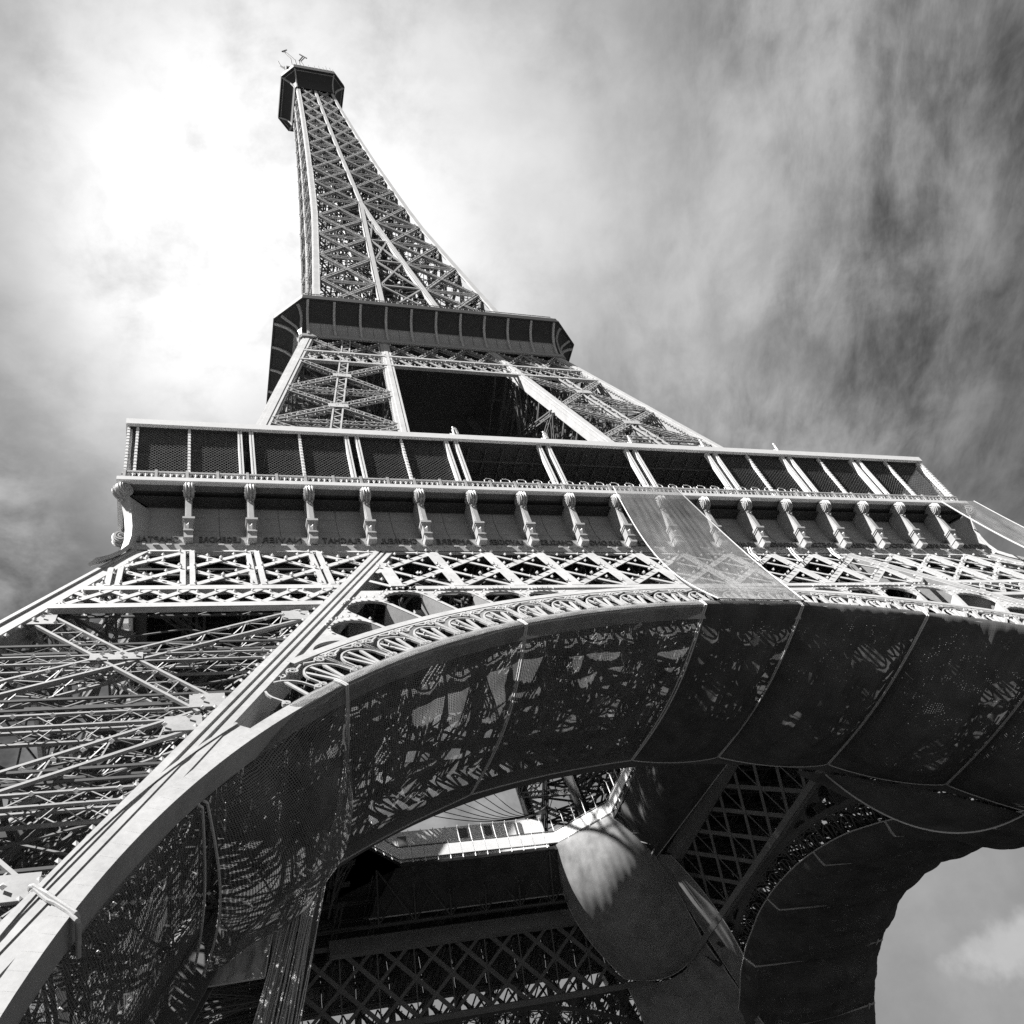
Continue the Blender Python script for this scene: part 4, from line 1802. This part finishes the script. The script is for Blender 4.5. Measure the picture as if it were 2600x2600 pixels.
# ================================================================== top platform
top = part_empty('top_platform', tower)
H3, C3, ZT3 = 8.42, 2.98, 277.6
m = MB()
loft(m, [octo(5.2, 0.2, 269.0), octo(5.4, 0.6, 271.0), octo(6.0, 1.2, 273.0), octo(7.1, 2.2, 274.6), octo(8.0, 2.8, 275.5)])
m.build('top_cove', M_TOPDK, top)
m = MB()
loft(m, [octo(7.9, 2.8, 275.45), octo(H3, C3, 275.5), octo(H3, C3, ZT3), octo(H3 - 0.2, C3, ZT3 + 0.1)])
m.poly(octo(H3 - 0.2, C3, ZT3 + 0.1))
m.poly(octo(7.9, 2.8, 275.47)[::-1])
m.build('top_rim', M_TOPDK, top)
m = MB()
o8 = octo(7.75, 2.7, 275.3)
for i in range(8):
    m.bar(o8[i], o8[(i + 1) % 8], 0.16, 0.3)
m.build('top_lip', M_IRON, top)
tr = None
for k in range(4):
    for sx in (-1, 1):
        m = MB()
        for (a, b_, z), (a2, b2, z2) in zip([(4.7, 5.0, 269), (4.75, 5.3, 271), (4.8, 6.0, 273), (5.0, 7.2, 274.6), (5.2, 7.9, 275.3)][:-1], [(4.75, 5.3, 271), (4.8, 6.0, 273), (5.0, 7.2, 274.6), (5.2, 7.9, 275.3)]):
            m.bar((sx * a, -b_ - 0.15, z), (sx * a2, -b2 - 0.15, z2), 0.42, 0.3, (1, 0, 0))
        m.build('top_bracket', M_IRON, top, RZ(k))
m = MB()
m.box((0, 0, 280.2), 9.5, 9.5, 5.0)
m.box((0, 0, 284), 5, 5, 3)
m.build('top_cabin', M_TOPDK, top)
m = MB()
o8 = octo(H3 - 0.3, C3, 0)
for i in range(8):
    a, b_ = Vector(o8[i]), Vector(o8[(i + 1) % 8])
    m.bar((a.x, a.y, 279.0), (b_.x, b_.y, 279.0), 0.08, 0.08)
    n = max(2, int((b_ - a).length / 0.9))
    for j in range(n):
        p = a.lerp(b_, j / n)
        m.bar((p.x, p.y, ZT3), (p.x, p.y, 279.4 + (0.6 if j % 3 == 0 else 0)), 0.09, 0.09)
m.build('top_railing', M_TOPDK, top)


def antenna(name, base, arms):
    e = part_empty(name, top, Matrix.Translation(base))
    m_ = MB()
    m_.tube([(0, 0, 0), (0, 0, arms[0])], 0.17, 5)
    m_.build('mast', M_TOPDK, e)
    for (p, q, wd) in arms[1:]:
        m_ = MB()
        m_.tube([p, q], wd * 1.5, 5)
        m_.build('arm', M_TOPDK, e)
    return e


antenna('roof_antenna', (-4.4, -8.0, 277.7), [6.5, ((0, 0, 6.0), (-2.3, 0.2, 15.0), 0.12), ((-3.0, 0, 13.2), (-1.5, 0.2, 16.6), 0.12), ((-1.2, 0, 0.0), (-1.1, 0, 7.0), 0.10), ((-1.1, 0, 7.0), (-2.8, 0.1, 13.6), 0.10)])
antenna('roof_antenna', (-3.4, -8.0, 277.7), [6.5, ((0, 0, 6.0), (1.6, 0.2, 12.6), 0.12), ((0.8, 0, 13.6), (2.5, 0, 10.6), 0.12), ((1.2, 0, 0.0), (0.5, 0, 6.0), 0.10), ((0.5, 0, 6.0), (2.0, 0.1, 11.4), 0.10)])
antenna('roof_antenna', (-7.3, -6.2, 277.7), [5.0, ((0, 0, 3.0), (-0.9, 0, 5.0), 0.14), ((-0.9, 0, 5.0), (-1.3, 0, 9.5), 0.10)])
m = MB()
m.tube([(0.55 * math.cos(a), 0, 0.6 + 0.55 * math.sin(a)) for a in [i * math.pi / 6 for i in range(13)]], 0.14, 6)
m.box((0, 0, -0.4), 1.7, 1.0, 1.2)
m.build('roof_dish', M_TOPDK, top, Matrix.Translation((-6.2, -7.0, 278.6)))
for (x, y, h) in ((-1.2, -8.2, 2.6), (0.4, -8.2, 3.0), (1.6, -8.2, 3.6), (2.7, -8.2, 2.8), (3.6, -8.2, 4.6), (4.6, -8.2, 3.6), (5.4, -8.1, 3.0)):
    m = MB()
    m.tube([(0, 0, 0), (0, 0, h)], 0.09, 5)
    m.build('whip_aerial', M_TOPDK, top, Matrix.Translation((x, y, 277.7)))

# ================================================================== ground
m = MB()
m.poly([(-3000, -3000, GZ), (3000, -3000, GZ), (3000, 3000, GZ), (-3000, 3000, GZ)])
gr = m.build('ground', M_GROUND)
gr['kind'] = 'structure'
# masonry blocks the legs stand on
for sx in (-1, 1):
    for sy in (-1, 1):
        m = MB()
        cx_, cy_ = sx * (W(GZ) + BI(GZ)) / 2, sy * (W(GZ) + BI(GZ)) / 2
        m.box((cx_, cy_, GZ + 0.9), 17.5, 17.5, 1.8)
        m.box((cx_, cy_, GZ + 2.0), 16.8, 16.8, 0.5)
        m.build('pier_footing', M_COVE, tower)


# ================================================================== nets
def net(name, label, P, material, nu, nv, wrinkle=0.12, seed=0, cat='net', group=None, edges=('u0', 'u1'), cord=0.05, wf=(3, 2)):
    """cloth sheet P(u,v) with a few soft folds; edge cords are parts of it"""
    r_ = np.random.default_rng(seed)
    ph = r_.uniform(0, 6.28, 8)
    rows, uvs = [], []
    pts = [[Vector(P(i / nu, j / nv)) for i in range(nu + 1)] for j in range(nv + 1)]
    for j in range(nv + 1):
        row = []
        for i in range(nu + 1):
            u, v = i / nu, j / nv
            p = pts[j][i]
            a = pts[j][min(i + 1, nu)] - pts[j][max(i - 1, 0)]
            b_ = pts[min(j + 1, nv)][i] - pts[max(j - 1, 0)][i]
            n_ = a.cross(b_)
            if n_.length > 1e-6:
                n_.normalize()
            e_ = min(1, 6 * min(u, 1 - u)) * min(1, 6 * min(v, 1 - v))
            d_ = (math.sin(wf[0] * 6.28 * u + ph[0] + 2.2 * math.sin(3 * v + ph[1])) * 0.5
                  + math.sin(wf[1] * 6.28 * (u * 0.7 + v * 0.6) + ph[2]) * 0.35
                  + math.sin(11 * 6.28 * (u + 0.25 * v) + ph[3] + 3 * math.sin(5 * v + ph[4])) * 0.16
                  + math.sin(17 * 6.28 * (u - 0.1 * v) + ph[5]) * 0.08)
            row.append(p + n_ * (wrinkle * d_ * e_))
        rows.append(row)
    m_ = MB()
    m_.grid([[tuple(p) for p in r__] for r__ in rows])
    me = m_.mesh(name)
    me.materials.append(material)
    uvl = me.uv_layers.new(name='UVMap')
    lu = sum((pts[nv // 2][i + 1] - pts[nv // 2][i]).length for i in range(nu))
    lv = sum((pts[j + 1][nu // 2] - pts[j][nu // 2]).length for j in range(nv))
    idx = np.empty(len(me.loops), np.int32)
    me.loops.foreach_get('vertex_index', idx)
    uv = np.stack([(idx % (nu + 1)) / nu * lu, (idx // (nu + 1)) / nv * lv], 1)
    uvl.data.foreach_set('uv', uv.reshape(-1).astype(np.float32))
    me.polygons.foreach_set('use_smooth', np.ones(len(me.polygons), bool))
    o = bpy.data.objects.new(name, me)
    COL.objects.link(o)
    o['label'] = label
    o['category'] = cat
    if group:
        o['group'] = group
    for e_ in edges:
        if e_ == 'u0':
            line = [rows[j][0] for j in range(nv + 1)]
        elif e_ == 'u1':
            line = [rows[j][nu] for j in range(nv + 1)]
        elif e_ == 'v0':
            line = rows[0]
        else:
            line = rows[nv]
        t_ = MB()
        t_.tube([tuple(p) for p in line], cord, 5)
        t_.build('edge_cord', M_DROPE, o)
    return o


def face_pt(k, x, s_, n_):
    return (RZ(k) @ MF) @ Vector((x, s_, n_))


def arch_net(k, a0, a1, sag, seam_sag, end=-13.8, front_drop=0.15, inner_lip=0.0, hem=0.0):
    """panel under arch k between ring angles a0..a1: u along the arch, v from the outer ring to the inner ring"""
    def P(u, v):
        a = R(a0 + (a1 - a0) * u)
        sg = sag * math.sin(math.pi * u) * math.sin(math.pi * v) ** 0.8 + seam_sag * math.sin(math.pi * v)
        lf = min(1.0, max(0.0, (math.degrees(a) + 52.0) / 5.0)) if k == 0 else 1.0
        if v < 0.05:                           # turned up over the outer ring
            t = v / 0.05
            r_ = RI + 0.52 * lf * (1 - t) - front_drop * t
            n_ = 0.14 * lf - 0.92 * (1 - lf)
            p = apt(r_, a)
            return face_pt(k, p[0], p[1], n_)
        t = (v - 0.05) / (0.95 if not inner_lip else 0.85)
        if t > 1.0:                            # drawn up over the inner ring
            q_ = (v - 0.90) / 0.10
            p = apt(RI - front_drop + inner_lip * q_, a)
            return face_pt(k, p[0], p[1] + 6.35 * 1.02, -14.75 - 0.1 * math.sin(9 * u) * q_)
        sgt = sag * max(0.0, math.sin(math.pi * u)) ** 0.7 * (max(0.0, math.sin(math.pi * t)) ** 0.75 + hem * t * t) + seam_sag * math.sin(math.pi * t)
        r_ = RI - front_drop - sgt
        p = apt(r_, a)
        n0 = 0.1 * lf - 0.95 * (1 - lf)
        return face_pt(k, p[0], p[1] + 6.35 * t, n0 + (end - n0) * t)
    return P


GRP = 'safety nets under the front arch'
FRONT = [(-79, -57.5, 0.3, 0.3, M_NETT, 'thin streaky see-through net low down the arch beside the solid leg plate', 11),
         (-57.0, -42.6, 2.6, 0.8, M_NET, 'net panel sagging deepest where the left leg meets the arch', 12),
         (-42.4, -22.2, 1.1, 0.85, M_NET, 'wide see-through net panel with bright patches of sky behind, next to the sagging one', 13),
         (-22.0, -1.5, 0.7, 0.9, M_NET, 'see-through net panel under the arch with dark lattice behind, left of the hanging strip', 14),
         (-1.3, 9.3, 1.3, 1.0, M_NETD, 'dark net panel under the lower end of the hanging strip', 15),
         (9.5, 22.4, 1.9, 1.0, M_NETD, 'dark billowing net panel just right of the hanging strip', 16),
         (22.6, 35.6, 2.1, 1.0, M_NETD, 'dark billowing net panel over the right quarter of the arch', 17),
         (35.8, 52.0, 2.2, 1.0, M_NETD, 'grey net panel at the right edge of the picture under the arch', 18)]
for (a0, a1, sag, ss_, mt, lab, sd_) in FRONT:
    net('arch_net', lab, arch_net(0, a0, a1, sag, ss_, -13.8 if a0 > -70 else -12.9, 0.15, 0.0, 0.0 if a0 < -45 else (0.3 if a0 < -5 else 0.55)), mt, 44, 40, 0.16 if a0 < -5 else 0.30, sd_, 'net', GRP, ('u0', 'u1', 'v1'), 0.055)
GR2 = 'safety nets under the right-hand arch'
SIDE = [(-52, -40, 1.6, 0.5, 'dark net low on the near end of the side arch, against the sky', 31),
        (-39.8, -26, 1.9, 0.5, 'dark net on the side arch below the near corner', 32),
        (-25.8, -12, 1.9, 0.4, 'dark net at the top of the side arch, edge against the sky', 33),
        (-11.8, 2, 1.9, 0.4, 'dark bulging net beside the patch of clear sky', 34),
        (2.2, 16, 1.9, 0.5, 'dark net lower on the far half of the side arch', 35),
        (16.2, 30, 1.9, 0.5, 'dark net near the far foot of the side arch', 36),
        (30.2, 46, 1.5, 0.5, 'lowest dark net of the side arch at the bottom of the picture', 37)]
for (a0, a1, sag, ss_, lab, sd_) in SIDE:
    net('side_arch_net', lab, arch_net(1, a0, a1, sag, ss_, -14.7, 0.15, 1.3), M_NETO, 36, 40, 0.32, sd_, 'net', GR2, ('u0', 'u1', 'v1'), 0.06)


def bez(p0, p1, p2, p3, t):
    return p0 * (1 - t) ** 3 + p1 * 3 * t * (1 - t) ** 2 + p2 * 3 * t * t * (1 - t) + p3 * t ** 3


def sheet(TL, TR, BL, BR, bulge=(0, 0, 0), sagl=(0, 0, 0), sagr=(0, 0, 0)):
    TL, TR, BL, BR, bu, sl_, sr_ = (Vector(x) for x in (TL, TR, BL, BR, bulge, sagl, sagr))

    def P(u, v):
        a = TL.lerp(BL, v) + sl_ * math.sin(math.pi * v)
        b_ = TR.lerp(BR, v) + sr_ * math.sin(math.pi * v)
        return a.lerp(b_, u) + bu * (math.sin(math.pi * u) * math.sin(math.pi * v))
    return P


# strip hanging over the frieze down to the arch
net('hanging_net', 'pale net strip hanging from the gallery ledge across the frieze to the arch',
    sheet((-0.03, -35.78, 57.3), (5.5, -35.78, 57.25), (0.0, -39.6, 41.0), (6.0, -39.75, 40.6), (0, -0.2, -0.4), (-0.5, 0.7, -1.5), (1.6, 1.5, 0.5)),
    M_NETL, 40, 70, 0.16, 21, 'net', None, ('u0', 'u1', 'v1'), 0.05, (1, 2))
net('corner_net', 'pale net strip stretched from the gallery corner down past the far right leg',
    sheet((32.2, -35.45, 57.05), (36.0, -35.5, 57.2), (33.5, -43.0, 36.0), (41.0, -41.5, 39.0), (0.3, 0.3, -0.4), (0, 0.8, -0.4), (0, 0.8, -0.6)),
    M_NETL, 30, 50, 0.2, 22, 'net', None, ('u0', 'u1'), 0.06, (2, 3))

# nets hung below the void rail
def bag(u, v):
    T = Vector((8.5, 14.2, 56.9)).lerp(Vector((14.0, 8.9, 56.9)), u)
    b0, b1, b2 = Vector((14.7, 20.8, 44.3)), Vector((22.0, 22.0, 42.6)), Vector((21.2, 13.3, 44.2))
    B = b0 * (1 - u) ** 2 + b1 * (2 * u * (1 - u)) + b2 * u * u
    p = T.lerp(B, v)
    sv, su = math.sin(math.pi * v), math.sin(math.pi * u)
    p += Vector((-1.7, 0.5, 0.0)) * (sv * (1 - u) ** 2) + Vector((-0.2, -1.6, 0.9)) * (sv * u * u)
    return p + Vector((-1.85, -3.9, -1.9)) * (su ** 0.8 * sv ** 0.7)


net('void_net', 'light grey net bulging down like a bag from the white railing inside the tower', bag, M_NETP, 60, 60, 0.10, 23, 'net', None, ('u0', 'u1', 'v1'), 0.06, (3, 1))
net('void_net', 'dark sagging net below the right side of the white railing',
    sheet((14.05, 8.8, 56.9), (14.0, -9.0, 56.8), (17.6, 9.6, 51.6), (18.6, -10.0, 50.4), (-1.6, -0.6, -2.2)),
    M_NETO, 48, 24, 0.35, 24, 'net', None, ('u0', 'v1'), 0.06)
net('void_net', 'narrow grey net strip running down beside the bulging light net',
    sheet((17.4, 9.7, 52.1), (18.3, 7.9, 50.7), (24.6, 15.4, 38.5), (24.4, 11.9, 38.8), (-0.2, -0.4, -0.2), (0, 0, 0), (0, -1.2, 0)),
    M_NETP, 16, 40, 0.12, 28, 'net', None, ('u0', 'u1'), 0.05)


def lower_bag(u, v):
    b0, b1, b2 = Vector((14.8, 21.0, 44.0)), Vector((22.0, 22.0, 42.4)), Vector((21.4, 13.5, 43.9))
    T = b0 * (1 - u) ** 2 + b1 * (2 * u * (1 - u)) + b2 * u * u
    B = Vector((18.3, 25.6, 35.5)).lerp(Vector((26.2, 16.6, 35.5)), u) + Vector((1.4, 1.2, 0)) * math.sin(math.pi * u)
    return T.lerp(B, v) + Vector((-0.9, -1.2, -0.5)) * (math.sin(math.pi * u) * math.sin(math.pi * v))


net('void_net', 'grey cloth below the bulging light net in the far corner', lower_bag, M_NETP, 30, 30, 0.25, 26, 'net', None, ('u0', 'u1'), 0.06)


def flap(u, v):
    a = R(19 + 27 * u)
    q = apt(RI - 0.1, a)
    T = face_pt(0, q[0], q[1] + 6.35, -14.6)
    B = Vector((13.6, -24.7, 37.6)) * (1 - u) ** 3 + Vector((14.8, -27.3, 29.0)) * (3 * u * (1 - u) ** 2) + Vector((20.0, -28.6, 29.0)) * (3 * u * u * (1 - u)) + Vector((27.0, -28.2, 31.6)) * u ** 3
    return T.lerp(B, v) + Vector((0, 0.5, -0.2)) * math.sin(math.pi * v)


net('arch_net', 'dark loose tail of netting dangling below the inner edge of the arch on the right', flap, M_NETO, 40, 16, 0.2, 41, 'net', None, ('v1',), 0.06)
net('void_net', 'black net drawn over the braced face under the far railing',
    sheet((-9.3, 13.9, 56.6), (8.3, 13.9, 56.6), (-12.5, 16.9, 52.6), (11.2, 16.9, 52.6), (0, -0.2, -0.4)),
    M_NETD, 40, 16, 0.15, 25, 'net', None, ('v1',), 0.08)
# gathered net hanging like a rope curtain beside the left leg
cur = thing('net_curtain', 'gathered net hanging like a rope curtain below the sagging panel', 'net')
m = MB()
for i in range(34):
    t = i / 33
    p0 = Vector((-26.4 + 2.4 * t + rng.uniform(-.15, .15), -29.5 + 1.0 * t + rng.uniform(-0.3, 0.3), 29.3 + 2.3 * t))
    p1 = Vector((-32.2 + 2.4 * t + rng.uniform(-.4, .4), -38.2 + rng.uniform(-0.5, 0.5), 10))
    pts = [p0.lerp(p1, q_) + Vector((math.sin(6 * q_ + i) * 0.12, 0, 0)) for q_ in np.linspace(0, 1, 12)]
    m.tube([tuple(p) for p in pts], 0.035, 4)
m.build('strands', M_DROPE, cur, kind='stuff')
net('loose_cloth', 'pale loose cloth tied between the inner ring and the curtain low on the left',
    sheet((-28.9, -30.3, 27.9), (-26.8, -30.1, 28.7), (-30.3, -31.5, 25.5), (-27.5, -31.4, 25.6), (0, 0, -0.5)), M_NETP, 24, 16, 0.3, 27, 'cloth', None, ('u1', 'v1'), 0.05)

# rope lashed round the left edge beam
rp = thing('lashing_rope', 'thick pale rope lashed round the left edge beam and arch plate', 'rope')
pts = []
for (t, n_) in ((0.10, -0.3), (0.14, 0.05), (0.2, 0.13), (0.3, 0.12), (0.45, 0.14), (0.6, 0.12), (0.8, 0.12), (0.97, 0.1), (1.0, 0.02), (1.0, -0.5), (1.0, -1.0)):
    pts.append(tuple(MF @ Vector((-35.35 + 1.55 * t, 23.45 - 1.8 * t, n_))))
m = MB()
m.tube(pts, 0.075, 7)
pts2 = [tuple(Vector(p) + Vector((0.03, -0.02, -0.16 - 0.05 * math.sin(2 * i)))) for i, p in enumerate(pts)]
m.tube(pts2, 0.07, 7)
m.build('rope_turns', M_ROPE, rp)
# loose tie wires and poles
for i, (pts, lab) in enumerate((
        ([(9.75, -34.5, 51.7), (8.91, -35.2, 50.28), (8.41, -36.05, 48.45)], 'short loose tie wire hanging from the cornice next to the hanging net'),
        ([(13.39, -34.6, 51.56), (12.58, -35.3, 50.12), (11.89, -36.15, 48.3)], 'short loose tie wire hanging from the cornice, middle one of three'),
        ([(17.1, -34.65, 51.5), (16.31, -35.3, 50.17), (15.92, -35.95, 48.8)], 'short loose tie wire hanging where the right leg beam meets the cornice'))):
    m = MB()
    m.tube(pts, 0.045, 5)
    m.tube([(p[0] + 0.25, p[1], p[2] + 0.05) for p in pts], 0.045, 5)
    o = m.build('tie_wire', M_ROOF)
    o['label'] = lab
    o['category'] = 'wire'
    o['group'] = 'loose wires on the cornice'
m = MB()
m.tube([(-7.3, -30.1, 43.4), (-0.85, -32.3, 46.0)], 0.13, 6)
o = m.build('loose_pole', M_ROOF)
o['label'] = 'pale pole lying slanted inside the see-through net under the arch'
o['category'] = 'pole'
# black cables strung above the far railing
cb_ = thing('slack_cables', 'bundle of slack black cables strung above the far white railing', 'cable')
for i in range(7):
    m = MB()
    p0 = Vector((9.2 + 0.1 * i, 14.8, 61.5 + 0.2 * i))
    p1 = Vector((-4 + 1.6 * i, 17 + i * 0.7, 64.0 + 0.9 * i))
    pts = [tuple(p0.lerp(p1, t) + Vector((0, 0, -(1.0 + 0.25 * i) * math.sin(math.pi * t)))) for t in np.linspace(0, 1, 14)]
    m.tube(pts, 0.05, 5)
    m.build('cable', M_BLACK, cb_)

print('objects', len(bpy.data.objects), 'tris', sum(len(o.data.loops) - 2 * len(o.data.polygons) for o in COL.objects if o.type == 'MESH'),
      'unique', sum(len(me.loops) - 2 * len(me.polygons) for me in bpy.data.meshes))
